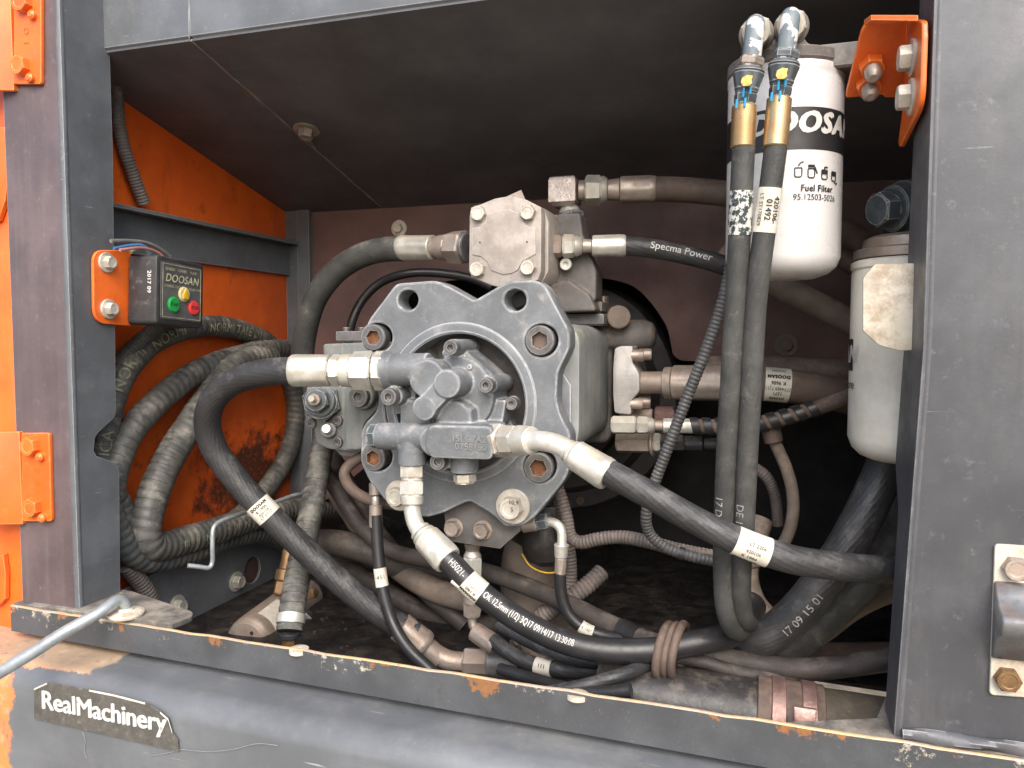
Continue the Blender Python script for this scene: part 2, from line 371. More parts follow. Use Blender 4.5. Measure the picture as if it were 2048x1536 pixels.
PAPER = mat('label_paper', (.74, .70, .60), (.64, .60, .50), (.42, .37, .30), .25, 60, (.45, .6), bump=.06)
def torn(k, c, rf, h):
    f = k['ramp'](k['noise'](140, 5, .7), .46, .52); return k['mix'](f, (.62, .61, .56), (.03, .045, .05)), rf, h
TORN = mat('torn_foil_label', (.6, .6, .55), extra=torn, rough=(.3, .5), metal=.2)
INKK = mat('black_ink', (.02, .02, .022), rough=(.4, .6), bump=0)
INKW = mat('white_ink', (.66, .65, .62), rough=(.4, .6), bump=0)
def scuffed(k, c, rf, h):
    f = k['ramp'](k['noise'](70, 10, .8), .56, .64, 0, .9); return k['mix'](f, c, (.16, .15, .13)), rf, h
SCUFFW = mat('scuffed_white_lettering', (.74, .73, .69), extra=scuffed, rough=(.4, .6), bump=0)
INKG = mat('grey_print', (.42, .41, .39), (.22, .22, .21), None, 0, 160, (.5, .7), bump=0)
INKD = mat('dim_yellow_print', (.34, .32, .20), (.12, .12, .09), None, 0, 70, (.5, .7), bump=0)
INKY = mat('pale_yellow_ink', (.58, .54, .34), (.30, .29, .20), None, 0, 90, (.5, .7), bump=0)
INKB = mat('blue_marker', (.02, .33, .62), rough=(.4, .6), bump=0)
INKO = mat('orange_marker', (.80, .25, .06), (.75, .5, .1), None, 0, 200, (.4, .6), bump=0)
GREEN = mat('green_button', (.015, .36, .07), (.02, .30, .06), (.25, .4, .25), .1, 80, (.3, .45))
RED = mat('red_button', (.72, .045, .045), (.62, .05, .05), (.6, .3, .28), .1, 80, (.3, .45))
YELLOW = mat('yellow_knob', (.78, .47, .03), (.70, .40, .03), (.5, .4, .2), .15, 80, (.35, .5))
STICK = mat('scuffed_sticker', (.115, .108, .095), (.085, .08, .072), (.27, .25, .21), .38, 90, (.5, .7), bump=.1, scr=(.6, .58, .52))
PINKST = mat('coppery_steel', (.42, .26, .23), (.30, .18, .16), (.45, .34, .30), .3, 60, (.3, .5), metal=.6, bump=.3)
DUCT = mat('olive_duct', (.13, .105, .075), (.09, .07, .05), (.2, .165, .12), .3, 16, (.6, .8), bump=.2, streak=(80, 80, 6), streak_col=(.18, .15, .105))
BLKPIPE = mat('black_pipe', (.040, .037, .036), (.026, .025, .026), (.15, .125, .105), .3, 26, (.28, .5), bump=.2, bscale=160)
GALV = mat('galvanised_rod', (.46, .50, .51), (.36, .40, .41), (.45, .43, .38), .25, 60, (.35, .55), metal=.55, bump=.12)
WIREG = mat('grey_wire', (.34, .34, .33), (.25, .25, .24), None, 0, 60, (.3, .5), metal=.5)
BLUEW = mat('blue_insulation', (.07, .20, .42), rough=(.35, .5)); PINKW = mat('pink_insulation', (.45, .20, .19), rough=(.4, .6)); GREENW = mat('green_insulation', (.22, .27, .20), rough=(.4, .6))
def ragged_paint(k, c, rf, h):
    sx = k['N']('ShaderNodeSeparateXYZ'); k['Lk'](k['tc'].outputs['Object'], sx.inputs[0]); M_ = k['math_']
    e = M_('ADD', sx.outputs[0], M_('MULTIPLY', k['noise'](30, 8, .7), .05))
    # worn tan primer on the flat top near its left end, orange body colour beyond the charcoal's left edge
    top = k['ramp'](M_('ADD', sx.outputs[1], M_('MULTIPLY', k['noise'](26, 8, .75), .034)), -.043, -.036)
    edge = M_('ADD', -.838, M_('MULTIPLY', top, M_('ADD', .07, M_('MULTIPLY', k['noise'](9, 4), .07))))
    f = k['ramp'](M_('SUBTRACT', e, edge), .018, .026, 1, 0)
    pc = k['mix'](top, (.78, .235, .075), (.42, .30, .20)); pc = k['mix'](k['ramp'](k['noise'](60, 6), .5, .7, 0, .6), pc, (.55, .42, .30))
    c = k['mix'](M_('MULTIPLY', f, k['ramp'](k['noise'](75, 8, .75), .30, .46)), c, pc)
    r2 = k['ramp'](k['noise'](20, 9, .75), .60, .68, 0, .5); c = k['mix'](M_('MULTIPLY', r2, top), c, (.30, .27, .22)); return c, rf, h
COVER = mat('scratched_charcoal_cover', (.155, .166, .178), (.122, .131, .141), (.21, .21, .20), .26, 8, (.28, .45), bump=.05, streak=(5, 60, 60), streak_col=(.17, .175, .18), scr=(.62, .62, .60), extra=ragged_paint)
def railwear(k, c, rf, h):
    # worn paint: chalky flakes under the lip, rust spots, and a lip trodden down to primer and rust
    sx = k['N']('ShaderNodeSeparateXYZ'); k['Lk'](k['tc'].outputs['Object'], sx.inputs[0]); M_ = k['math_']
    g = k['N']('ShaderNodeNewGeometry'); sn = k['N']('ShaderNodeSeparateXYZ'); k['Lk'](g.outputs['Normal'], sn.inputs[0])
    zz = M_('ADD', sx.outputs[2], M_('MULTIPLY', M_('ADD', sx.outputs[0], .7), .013))
    z = k['ramp'](zz, RAIL_Z - .026, RAIL_Z + .006); zone = k['ramp'](k['noise'](6, 5, .7), .42, .62)
    f = k['ramp'](M_('ADD', k['noise'](110, 10, .8), M_('MULTIPLY', M_('MULTIPLY', z, zone), .25)), .648, .715, 0, .85); c = k['mix'](f, c, k['mix'](k['noise'](60, 5), (.52, .50, .45), (.46, .38, .26)))
    f = k['ramp'](M_('ADD', k['noise'](15, 9, .74), M_('MULTIPLY', z, .15)), .70, .73, 0, .8); c = k['mix'](f, c, k['mix'](k['noise'](120, 6, .7), (.12, .045, .02), (.46, .20, .06)))
    e = M_('MULTIPLY', k['ramp'](sn.outputs[2], .3, .8), k['ramp'](k['noise'](45, 9, .75), .30, .44))
    c = k['mix'](e, c, k['mix'](k['ramp'](k['noise'](24, 8, .75), .42, .58), (.62, .45, .22), k['mix'](k['noise'](70, 5), (.55, .52, .46), (.40, .19, .07)))); return c, rf, h
RAIL_Z = 0.5 * (P(500, 1287, Y=-.012).z + P(1500, 1437, Y=-.012).z)
RAIL = mat('rusting_rail_paint', (.085, .090, .098), (.065, .068, .074), (.19, .18, .165), .24, 16, (.35, .55), bump=.12, extra=railwear)
TABM = mat('dusty_tab_paint', (.125, .118, .108), (.085, .083, .08), (.33, .29, .24), .5, 22, (.5, .7), bump=.12)
CONC = mat('yard_concrete', (.22, .175, .11), (.15, .12, .075), (.27, .22, .15), .4, 9, (.8, .95), bump=.3, bscale=60)

# ------------------------------------------------------------------ hardware shapes (shared mesh data)
_hw = {}
def hexbolt(r, h, wr=0, wh=0, flange=False):
    k = ('hb', round(r, 5), round(h, 5), round(wr, 5), round(wh, 5), flange)
    if k not in _hw:
        mb = MB(); z = 0
        if wr: mb.lathe(Matrix(), [(-.001, wr * .96), (wh * .75, wr), (wh, wr * .95), (wh, r * .7)], 32); z = wh
        if flange: mb.lathe(Matrix(), [(z - .001, r * 1.3), (z + h * .18, r * 1.3), (z + h * .3, r * 1.0)], 32)
        mb.lathe(Matrix(), [(z - .001, r, 'h'), (z + h * .86, r, 'h'), (z + h, r * .86), (z + h, r * .62), (z + h * .95, r * .55)], 24)
        _hw[k] = mb.mesh('hex_bolt', 28)
    return _hw[k]
def capscrew(r, h, sock=.52):
    k = ('cs', round(r, 5), round(h, 5), sock)
    if k not in _hw:
        mb = MB(); mb.lathe(Matrix(), [(-.001, r), (h * .9, r), (h, r * .93), (h, r * (sock + .1)), (h * .98, r * sock, 'h'), (h * .45, r * sock, 'h'), (h * .40, r * .1)], 24, mi=0)
        me = mb.mesh('cap_screw', 28); _hw[k] = me
    return _hw[k]
def put(name, me, m, parent, o, d, spin=0.0, label=None):
    if me.materials and m is not None and me.materials[0] != m: me = me.copy(); me.materials.clear()
    return part(name, me, m, parent, axisM(o, d) @ Matrix.Rotation(spin, 4, 'Z'), label)
def socket_screw(parent, o, d, r, h, m=None, sm=None, sock=.52, spin=.3):
    s = put('cap_screw', capscrew(r, h, sock), m or BLACKOX, parent, o, d, spin); return s
def fit(parent, A, B, segs, seg=24, spin=.2):
    """a run of coaxial fittings between two points; radii in photo pixels at A"""
    d = B - A; L = d.length; s = S(A); M = axisM(A, d) @ Matrix.Rotation(spin, 4, 'Z')
    for q in segs:
        nm, t0, t1, r0, r1, kd, m = q; z0, z1 = t0 * L, t1 * L; a, b = r0 * s, r1 * s; c = min(.0012, (z1 - z0) * .2)
        mb = MB()
        if kd == 'h': prof = [(z0, a * .84), (z0 + c, a * .93, 'h'), (z0 + 2 * c, a, 'h'), (z1 - 2 * c, b, 'h'), (z1 - c, b * .93, 'h'), (z1, b * .84)]
        elif kd == 'o': prof = [(z0, a * .9), (z0 + c, a * .98), (z0 + 2 * c, a, 'o'), (z0 + (z1 - z0) * .78, b, 'o'), (z0 + (z1 - z0) * .82, b * 1.0), (z1 - 2 * c, b * .97), (z1, b * .9)]
        else: prof = [(z0, a * .9), (z0 + c, a), (z1 - c, b), (z1, b * .9)]
        mb.lathe(Matrix(), prof, 48 if kd == 'o' else seg); part(nm, mb.mesh(nm, 26), m, parent, M)
class Hose: pass
def hose(name, label, pts, rpx, m, cat='hose', group=None, corr=None, seg=20, step=.004, parent=None, rnd=0.0, pname='hose_body', at=0):
    ps = [P(*q[:2], **q[2]) if isinstance(q[2], dict) else P(q[0], q[1], Y=q[2]) for q in pts]
    h = Hose(); h.r = rpx * S(ps[at]); h.path = Path(ps, step)
    h.root = thing(name, label, cat, ps[0], group) if parent is None else parent
    h.body = part(pname, tube_mesh(h.path, h.r, seg, corr, rnd=rnd), m, h.root); return h
def near_s(h, px, py):
    best = None
    for s_ in h.path.s:
        p = h.path.at(s_)[0]; d = p - CAM; z = d.dot(fwd); u = 1024 + F * d.dot(rgt) / z; v = 768 - F * d.dot(upv) / z
        e = (u - px) ** 2 + (v - py) ** 2
        if best is None or e < best[0]: best = (e, s_)
    return best[1]
def band(h, s0, s1, m, dr=.0006, name='label_band', label=None):
    return part(name, tube_mesh(h.path, h.r + dr, 24, s0=max(0, s0), s1=min(h.path.L, s1)), m, h.root, None, label)
# ------------------------------------------------------------------ ground and machine shell
mb = MB(); mb.prism(Matrix(), [(-150, -150), (150, -150), (150, 150), (-150, 150)], -.05, 0)
g = part('ground', mb.mesh('ground'), CONC, None); g['kind'] = 'structure'; g['label'] = 'pale concrete yard seen through the gap under the compartment'

XL, XR, XI = -.905, -.811, -.811       # left post faces
# left door post: front face plate and a side plate with a notch
t = thing('door_post', 'charcoal steel door post with reflected plum tint on its front face at the left of the opening', 'post', (-.858, .03, 1.2))
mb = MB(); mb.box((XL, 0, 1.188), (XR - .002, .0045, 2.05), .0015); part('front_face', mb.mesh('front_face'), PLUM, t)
side = px2([(140, -60), (216, -60), (226, 300), (231, 700), (232, 826), (228, 836), (196, 866), (190, 876), (188, 902), (194, 912), (226, 924), (236, 934), (239, 948), (241, 1213), (155, 1213)], -.811)
side = [(.0005, 2.05), (.068, 2.05)] + side[2:-1] + [(.0005, side[-2][1])]
side[1] = (side[2][0], 2.05)
me = plate(side, [], .005, .0008, 'side_face'); part('side_face', me, PAINT, t, FX(-.811))
mb = MB(); mb.lathe(axisM(Vector((XR - .0045, .0045, 1.188)), (0, 0, 1)), [(0, .0052), (.86, .0052)], 20); part('corner_bend', mb.mesh('corner_bend'), PAINT, t)
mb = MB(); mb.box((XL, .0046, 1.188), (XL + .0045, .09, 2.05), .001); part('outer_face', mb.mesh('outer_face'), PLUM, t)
wp = Path([(XL - .002, -.0015, 1.2), (-.86, -.002, 1.2), (XR + .003, -.0015, 1.2), (XR + .003, .06, 1.2)], .003)
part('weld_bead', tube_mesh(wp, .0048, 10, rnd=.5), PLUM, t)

# right post with its own return flange
t = thing('right_post', 'wide weathered grey steel panel post at the right of the opening', 'post', (.3, .03, 1.2))
def xl(z): return .147 + min(0, z - 1.54) * .040          # the edge leans in towards the sill
mb = MB(); mb.prism(FY(0), [(xl(1.188), 1.188), (.62, 1.188), (.62, 2.05), (.147, 2.05), (.147, 1.54)], -.005, 0, .0012); part('front_face', mb.mesh('front_face'), POSTR, t)
ret = [(.0005, 2.05), (.05, 2.05), (.092, 1.54), (.092, 1.425), (.058, 1.385), (.050, 1.188), (.0005, 1.188), (.0005, 1.54)]
me = plate(rpoly(ret, [0, 0, .004, .01, .008, .004, 0, 0]), [], .005, .001, 'return_flange')
for v in me.vertices: v.co.z += xl(v.co.y) - .147
part('return_flange', me, POSTR, t, FX(.147))
part('corner_bend', tube_mesh(Path([(xl(z), .005, z) for z in (1.188, 1.3, 1.42, 1.54, 1.7, 1.9, 2.05)], .01), .0052, 20), POSTR, t)
wp = Path([(.134, -.002, 1.1945), (.16, -.003, 1.195), (.3, -.003, 1.195), (.6, -.003, 1.195)], .003)
part('weld_bead', tube_mesh(wp, .0055, 10, rnd=.45), POSTR, t)

# sill rail
t = thing('sill_rail', 'rust edged charcoal sill rail running under the opening', 'rail', (-.4, -.01, 1.18))
def rz(x): return 1.171 - .0245 * (x + .91)
def rt(x): return RAIL_Z + .006 - .013 * (x + .7)
n = 60; xs = [-.912 + (.62 + .912) * k / n for k in range(n + 1)]; vs = []; fs = []
prof = [(-.012, 'b'), (-.0122, 't-'), (-.0112, 't'), (-.0085, 't'), (-.008, 't-'), (-.008, 'b')]
for x in xs:
    j = math.sin(x * 61) * .0005 + math.sin(x * 143 + 1) * .0004
    for (y, q) in prof: vs.append((x, y, {'b': rz(x), 't': rt(x) + j, 't-': rt(x) - .0012 + j}[q]))
m_ = len(prof)
for i in range(n):
    for k in range(m_): fs.append((i * m_ + k, i * m_ + (k + 1) % m_, (i + 1) * m_ + (k + 1) % m_, (i + 1) * m_ + k))
fs += [tuple(range(m_)), tuple(n * m_ + k for k in range(m_))]
mb = MB(); mb.add(vs, fs); part('front_lip', mb.mesh('front_lip', 40), RAIL, t)
tab = rpoly([(-.91, -.0085), (-.66, -.0085), (-.655, .02), (-.665, .034), (-.80, .075), (-.91, .08)], [0, 0, .006, .012, 0, 0])
part('corner_tab', plate(tab, [], .007, .001), TABM, t, FZ(1.2075))
gus = [(.02, -.0085), (.62, -.0085), (.62, .12), (.145, .12), (.118, .032)]
part('gusset', plate(rpoly(gus, .002), [], .006, .001), TABM, t, FZ(1.190))
for px, py in ((598, 1303), (1155, 1394)):
    put('weld_button', capscrew(.011, .004, .3), LIDW, t, P(px, py, Y=-.006), (0, 0, 1))

# lower cover with a rounded front edge
t = thing('lower_cover', 'scratched charcoal cover with rounded top edge below the sill rail', 'cover', (-.4, -.05, 1.16))
pr = [(.02, 1.166), (-.02, 1.166), (-.042, 1.1645)]
for k in range(9):
    a = R(90 - 10 * k); pr.append((-.044 - .030 * math.cos(a), 1.1345 + .030 * math.sin(a)))
pr += [(-.0755, 1.10), (-.0765, .95), (-.0765, .80), (.02, .80)]
xs = [-1.0 + 1.62 * k / 40 for k in range(41)]; vs = []; fs = []; m_ = len(pr)
for x in xs:
    for (y, z) in pr: vs.append((x, y, z - .0245 * (x + .91) - .004 if z > .9 else z))
for i in range(40):
    for k in range(m_): fs.append((i * m_ + k, i * m_ + (k + 1) % m_, (i + 1) * m_ + (k + 1) % m_, (i + 1) * m_ + k))
fs += [tuple(range(m_)), tuple(40 * m_ + k for k in range(m_))]
mb = MB(); mb.add(vs, fs); cov = part('cover_shell', mb.mesh('cover_shell', 40), COVER, t)
YC = -.0767
so_ = [(70, 1376), (96, 1364), (180, 1378), (230, 1388), (292, 1404), (322, 1422), (338, 1436), (346, 1462), (357, 1478), (359, 1503), (200, 1466), (70, 1437)]
st = part('sticker', plate(py2(so_, YC), [], .0008, .0002), STICK, t, FY(YC - .0012))
q0 = P(82, 1402, Y=YC - .002); q1 = P(332, 1450, Y=YC - .002); wv = (q1 - q0)
me = text_mesh('RealMachinery', .0275, .0010, space=.9); xx = [v.co.x for v in me.vertices]; wdt = max(xx) - min(xx)
Mx = Matrix((wv.normalized(), Vector((0, -1, 0)).cross(wv.normalized()), Vector((0, -1, 0)))).transposed().to_4x4(); Mx.translation = (q0 + q1) / 2 + Vector((0, 0, .001))
me.transform(Matrix.Diagonal((wv.length / wdt, 1.12, 1, 1))); part('lettering', me, SCUFFW, st, Mx)
bd = MB()
for a, b_, k in ((70, 1376, 0),):
    for i in range(0, 7):
        a0 = py2([so_[i]], YC)[0]; a1 = py2([so_[i + 1]], YC)[0]
        if i in (0, 2, 3, 5, 6):
            bd.prism(FY(YC - .0013), [a0, a1, (a1[0], a1[1] - .0022), (a0[0], a0[1] - .0022)], 0, .0002)
part('torn_white_edge', bd.mesh('torn_white_edge'), PAPER, st)
# two long scratches gouged through the paint
for pts in ([(360, 1499), (420, 1503), (470, 1498), (515, 1487), (555, 1491)], [(300, 1512), (330, 1507), (362, 1499)], [(165, 1465), (172, 1480), (168, 1498), (173, 1516)]):
    part('scratch', tube_mesh(Path([P(a, b, Y=YC - .0001) for a, b in pts], .004), .00035, 6), GALV, t)

# orange body panel past the left post
t = thing('body_panel', 'bright orange body panel beyond the left door post', 'panel', (-.98, .03, 1.5))
mb = MB(); mb.box((-1.1, .012, 1.0), (XL - .006, .03, 2.05), .003); part('panel_sheet', mb.mesh('panel_sheet'), ORANGE, t)
mb = MB(); mb.prism(FY(.012), py2([(-60, 250), (2, 252), (9, 285), (10, 350), (4, 400), (-10, 440), (-60, 450)], .0), .0, .008, .002); part('door_edge', mb.mesh('door_edge'), ORANGE, t)
mb = MB(); mb.prism(FY(.012), py2([(-60, 1130), (0, 1110), (5, 1150), (4, 1200), (-10, 1215), (-60, 1215)], .0), .0, .008, .002); part('door_edge', mb.mesh('door_edge'), ORANGE, t)

# orange hinge leaves bolted to the post
def hinge(out, bolts, marks, label):
    yv = -.0055; pts = py2(out, yv); c = P(*bolts[0], Y=yv); t = thing('hinge_bracket', label, 'hinge', c, 'orange hinge brackets on the left door post')
    part('hinge_leaf', plate(rpoly(pts, .004), [], .0055, .0012), ORANGE, t, FY(yv))
    lx = min(p[0] for p in pts); z0 = min(p[1] for p in pts) - .004; z1 = max(p[1] for p in pts)
    mb = MB(); mb.prism(Matrix.Translation((lx + .001, 0, 0)) @ FZ(z0), [(0, -.0055), (0, 0), (-.03, -.012), (-.06, -.028), (-.06, -.034), (-.032, -.018)], 0, z1 - z0, .0012)
    part('hinge_flange', mb.mesh('hinge_flange'), ORANGE, t)
    for i, (a, b) in enumerate(bolts):
        bo = put('hex_bolt', hexbolt(.0125, .0095), ORANGE, t, P(a, b, Y=yv), (0, -1, 0), .2 + i)
        pp = P(a + 14, b + 22, Y=yv - .003); mb = MB(); mb.lathe(axisM(pp, (0, -1, 0)), [(-.003, .006), (.002, .0055), (.004, .003)], 14); part('paint_drip', mb.mesh('paint_drip'), ORANGE, t)
    for (a, b, ch) in marks:
        flat_text('raised_mark', ch, .011, axisM(P(a, b, Y=yv), (0, -1, 0), (0, 0, -1)), ORANGE, t, bold=.0002, raise_=.0006)
hinge([(28, -40), (82, -40), (82, 168), (26, 168)], [(50, 8), (46, 134)], [(52, 62, 'O'), (52, 86, 'I')], 'orange hinge bracket with two painted bolts at the top of the left door post')
hinge([(42, 866), (98, 866), (103, 1043), (44, 1043)], [(66, 892), (70, 1014)], [(73, 942, 'O'), (73, 968, 'I')], 'orange hinge bracket with two painted bolts halfway down the left door post')

# roof: front fascia and two sloping under panels with a weld seam
t = thing('roof_panel', 'dark sloping roof underside with grey front fascia over the opening', 'roof', (-.3, .1, 1.9))
YFA = .068; ZB = P(219, 99, Y=YFA).z; XSE = P(380, 78, Y=YFA).x; YBK = .588; ZBK = P(765, 415, Y=YBK).z; SL = (ZB - ZBK) / (YBK - YFA)
mb = MB(); mb.box((-.90, YFA, ZB), (XSE - .0006, .12, 2.10), .003); part('fascia', mb.mesh('fascia'), PAINT, t)
mb = MB(); mb.box((XSE + .0006, YFA, ZB), (.30, .12, 2.10), .003); part('fascia', mb.mesh('fascia'), PAINT, t)
def slope(x0, x1, y0, y1, th):
    mb = MB(); mb.add([(x, y, ZB - SL * (y - YFA) - .0015 + dz) for x in (x0, x1) for y in (y0, y1) for dz in (0, th)],
        [(0, 1, 3, 2), (4, 6, 7, 5), (0, 4, 5, 1), (2, 3, 7, 6), (0, 2, 6, 4), (1, 5, 7, 3)]); return mb
part('under_panel', slope(-.90, XSE - .0015, YFA + .003, YBK + .002, .012).mesh('under_panel'), ROOF, t)
part('under_panel', slope(XSE + .0015, 1.0, YFA + .003, YBK + .002, .012).mesh('under_panel'), ROOF, t)
sp_ = [Vector((XSE, y, ZB - SL * (y - YFA) - .0015)) for y in (.07, .1, .2, .3, .4, .5, .58)]
part('weld_seam', tube_mesh(Path(sp_, .004), .0014, 8, rnd=.7), ZDUST, t)
wp = Path([Vector((XSE, YFA - .0006, q)) for q in (ZB, ZB + .05, ZB + .15)], .004); part('weld_seam', tube_mesh(wp, .0009, 8, rnd=.5), PAINT, t)
yb = .30
ya_, yb = .07, .58
for _ in range(40):
    ym = (ya_ + yb) / 2
    if P(613, 258, Y=ym).z < ZB - SL * (ym - YFA) - .0015: ya_ = ym
    else: yb = ym
bp_ = P(613, 258, Y=yb); put('hex_bolt', hexbolt(.0115, .012, .020, .003), ZDUST, t, bp_, (0, -SL, -1), .2)
wp = Path([P(617, 278, Y=yb + .02), P(624, 288, Y=yb + .04), P(630, 297, Y=yb + .055)], .002); part('sealant_blob', tube_mesh(wp, .0026, 10, rnd=.4), ZDUST, t)

# inner left wall
XW = -.885; XP = -.868
t = thing('side_wall', 'orange inner side wall of the compartment smeared with black grime', 'wall panel', (-.82, .3, 1.5))
mb = MB(); mb.prism(FX(XW), [(.005, 1.0), (.64, 1.0), (.64, 1.95), (.005, 1.95)], -.003, 0, 0); part('orange_sheet', mb.mesh('orange_sheet'), ORANGE_IN, t)
hb = P(505, 1140, X=XP)
o2 = [(.0, 1.0), (.60, 1.0)] + [(q.y, q.z) for q in (P(600, 1035, X=XP), P(540, 1050, X=XP), P(280, 1160, X=XP))] + [(.0, P(280, 1160, X=XP).z - .03)]
part('lower_plate', plate(o2, [circ((hb.y, hb.z), .024, 24)], .005, .001), PAINT, t, FX(XP))
mb = MB(); mb.box((-.884, hb.y - .05, hb.z - .05), (-.88, hb.y + .05, hb.z + .05)); part('hole_backing', mb.mesh('hole_backing'), WALLD, t)
for a, b in ((353, 1212), (471, 1163)): put('hex_bolt', hexbolt(.0115, .011, .018, .003), ZINC, t, P(a, b, X=XP), (1, 0, 0), .3)
t = thing('side_beam', 'charcoal angle beam across the orange side wall behind the control box', 'beam', (-.81, .3, 1.7))
qa = P(225, 402, X=-.855); qb = P(615, 490, X=-.855); zq = (qa.z + qb.z) / 2
mb = MB(); mb.box((-.884, .03, zq - .006), (-.852, qb.y, zq), .001); part('top_flange', mb.mesh('top_flange'), PAINT, t)
zw = P(407, 527, X=-.875).z
mb = MB(); mb.box((-.881, .03, zw), (-.875, qb.y, zq - .0065), .001); part('web', mb.mesh('web'), PAINT, t)
YB = .588
t = thing('corner_column', 'dark square column in the rear left corner of the compartment', 'column', (-.8, .5, 1.2))
mb = MB(); ca = P(577, 600, X=-.88); cb = P(598, 600, Y=ca.y); mb.box((-.884, ca.y, .95), (cb.x, ca.y + .04, 1.83), .002); part('column_tube', mb.mesh('column_tube'), PAINT, t)
mb = MB(); cc = P(622, 600, Y=YB - .01); mb.box((cb.x + .0005, YB - .014, .95), (cc.x, YB - .002, 1.80), .002); part('column_flange', mb.mesh('column_flange'), PAINT, t)

# bulkhead between pump room and engine with a large opening, and the engine side behind it
YB = .588
t = thing('bulkhead', 'dusty brown steel bulkhead behind the hydraulic pump', 'bulkhead', (-.3, YB, 1.5))
fo = py2([(1700, 380), (1900, 380), (1900, 724), (1476, 724), (1362, 722), (1346, 712), (1342, 690), (1335, 655), (1308, 612), (1270, 572), (1215, 556), (1100, 560), (900, 560), (800, 590), (742, 660), (735, 760), (760, 900), (640, 1010)], YB)
fo = [(.9, 1.85), (.9, fo[2][1])] + rpoly(fo[3:-1], .02, 4) + [fo[-1]] + [(-.87, 1.2), (-.87, 1.85)]
part('bulkhead_sheet', plate(fo, [], .004, .0008), WALLD, t, FY(YB))
for a, b, r in ((1572, 690, 23), (799, 457, 17)):
    p = P(a, b, Y=YB); put('hex_bolt', hexbolt(r * .55 * S(p), .008, r * S(p), .003), RUBT if a > 1000 else LIDW, t, p, (0, -1, 0), .4)
mb = MB(); mb.prism(FY(YB), py2([(1598, 405), (1601, 405), (1601, 722), (1598, 722)], YB), 0, .0015); part('seam', mb.mesh('seam'), WALLD, t)
mb = MB(); mb.prism(FY(YB), py2([(1480, 724), (1900, 724), (1900, 716), (1480, 716)], YB), 0, .004, .001); part('lower_fold', mb.mesh('lower_fold'), WALLD, t)
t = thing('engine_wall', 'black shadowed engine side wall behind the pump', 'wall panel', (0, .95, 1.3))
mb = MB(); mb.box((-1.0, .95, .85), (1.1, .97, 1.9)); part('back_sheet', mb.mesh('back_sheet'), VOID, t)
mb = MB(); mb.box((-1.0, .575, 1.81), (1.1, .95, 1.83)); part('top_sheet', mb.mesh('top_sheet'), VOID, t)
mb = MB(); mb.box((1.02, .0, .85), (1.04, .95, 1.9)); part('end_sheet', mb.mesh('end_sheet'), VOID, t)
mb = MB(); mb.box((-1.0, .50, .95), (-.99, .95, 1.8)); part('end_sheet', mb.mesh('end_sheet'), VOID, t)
mb = MB(); mb.box((.62, .0, .9), (1.0, .01, 2.05)); part('cabinet_front', mb.mesh('cabinet_front'), POSTR, t)
t = thing('floor_plate', 'dark dirty floor plate at the bottom of the compartment', 'floor plate', (-.3, .3, 1.09))
g0, g1 = P(1510, 1336, Z=1.092), P(1790, 1378, Z=1.092); gs = (g1.y - g0.y) / (g1.x - g0.x)
fl = [(-.88, -.0), (-.10, 0), (g0.x - .06, g0.y - gs * .06), (.62, g0.y + gs * (.62 - g0.x)), (1.0, g0.y), (1.0, .95), (-.88, .95)]
part('floor_sheet', plate(fl, [], .006, .001), mat('oily_floor', (.016, .014, .014), (.009, .008, .008), (.055, .043, .034), .32, 16, (.4, .85), bump=.6, bscale=90), t, FZ(1.092))

mb = MB(); rg = random.Random(3)
for _ in range(200):
    x, y = rg.uniform(-.80, .25), rg.uniform(.02, .42)
    if y < .02 + max(0, (x + .15)) * .9: continue
    r_ = rg.uniform(.001, .0035); a0 = rg.uniform(0, 6); pts = [(x + r_ * rg.uniform(.6, 1.2) * math.cos(a0 + k * 1.2566), y + r_ * rg.uniform(.6, 1.2) * math.sin(a0 + k * 1.2566)) for k in range(5)]
    mb.prism(Matrix(), pts, 1.0915, 1.093 + r_ * rg.uniform(.2, .8))
g = part('floor_grit', mb.mesh('floor_grit'), RUBL, None); g['kind'] = 'stuff'; g['label'] = 'loose grit scattered on the dark compartment floor'
# flywheel housing rings seen round the pump's right shoulder
t = thing('flywheel_housing', 'black ribbed flywheel housing behind the pump', 'housing', P(1110, 790, Y=.62))
cy = P(1105, 795, Y=.60); Mh = axisM(Vector((cy.x, .70, cy.z)), (0, -1, 0)); s_ = S(cy)
mb = MB(); mb.lathe(Mh, [(0, 250 * s_), (.03, 245 * s_), (.04, 236 * s_), (.042, 205 * s_), (.05, 200 * s_), (.062, 190 * s_), (.064, 150 * s_), (.085, 142 * s_), (.09, 40 * s_)], 64)
part('housing_shell', mb.mesh('housing_shell'), mat('housing_black', (.055, .050, .050), (.034, .031, .031), (.12, .095, .085), .35, 12, (.45, .7), bump=.15), t)
for k in range(12):
    a = k * math.pi / 6 + .2; o = Vector((cy.x + 222 * s_ * math.cos(a), .662, cy.z + 222 * s_ * math.sin(a))); put('housing_bolt', hexbolt(.010, .008), RUBR, t, o, (0, -1, 0), a)

# ------------------------------------------------------------------ main hydraulic pump
YF = .16
pump = thing('hydraulic_pump', 'large grey painted hydraulic pump with notched flange in the middle of the compartment', 'pump', P(930, 800, Y=YF))
fl = [(792, 567), (868, 561), (890, 568), (947, 600), (955, 597), (1008, 566), (1022, 561), (1072, 560), (1090, 570), (1139, 662), (1140, 695), (1116, 745), (1113, 800), (1122, 832), (1141, 868), (1139, 940), (1126, 966),
      (1068, 1036), (1044, 1052), (1010, 1054), (982, 1028), (938, 1001), (886, 1026), (855, 1035), (815, 1028), (778, 1011), (738, 962), (721, 925), (721, 870), (728, 848), (750, 826), (757, 808), (756, 785), (738, 740), (730, 700), (727, 668), (738, 638)]
holes = [circ(q, r) for q, r in (((816, 600), 20), ((1030, 600), 22), ((755, 675), 29), ((1083, 681), 33), ((755, 913), 29), ((1080, 932), 33))]
toM = lambda pts: py2(pts, YF)
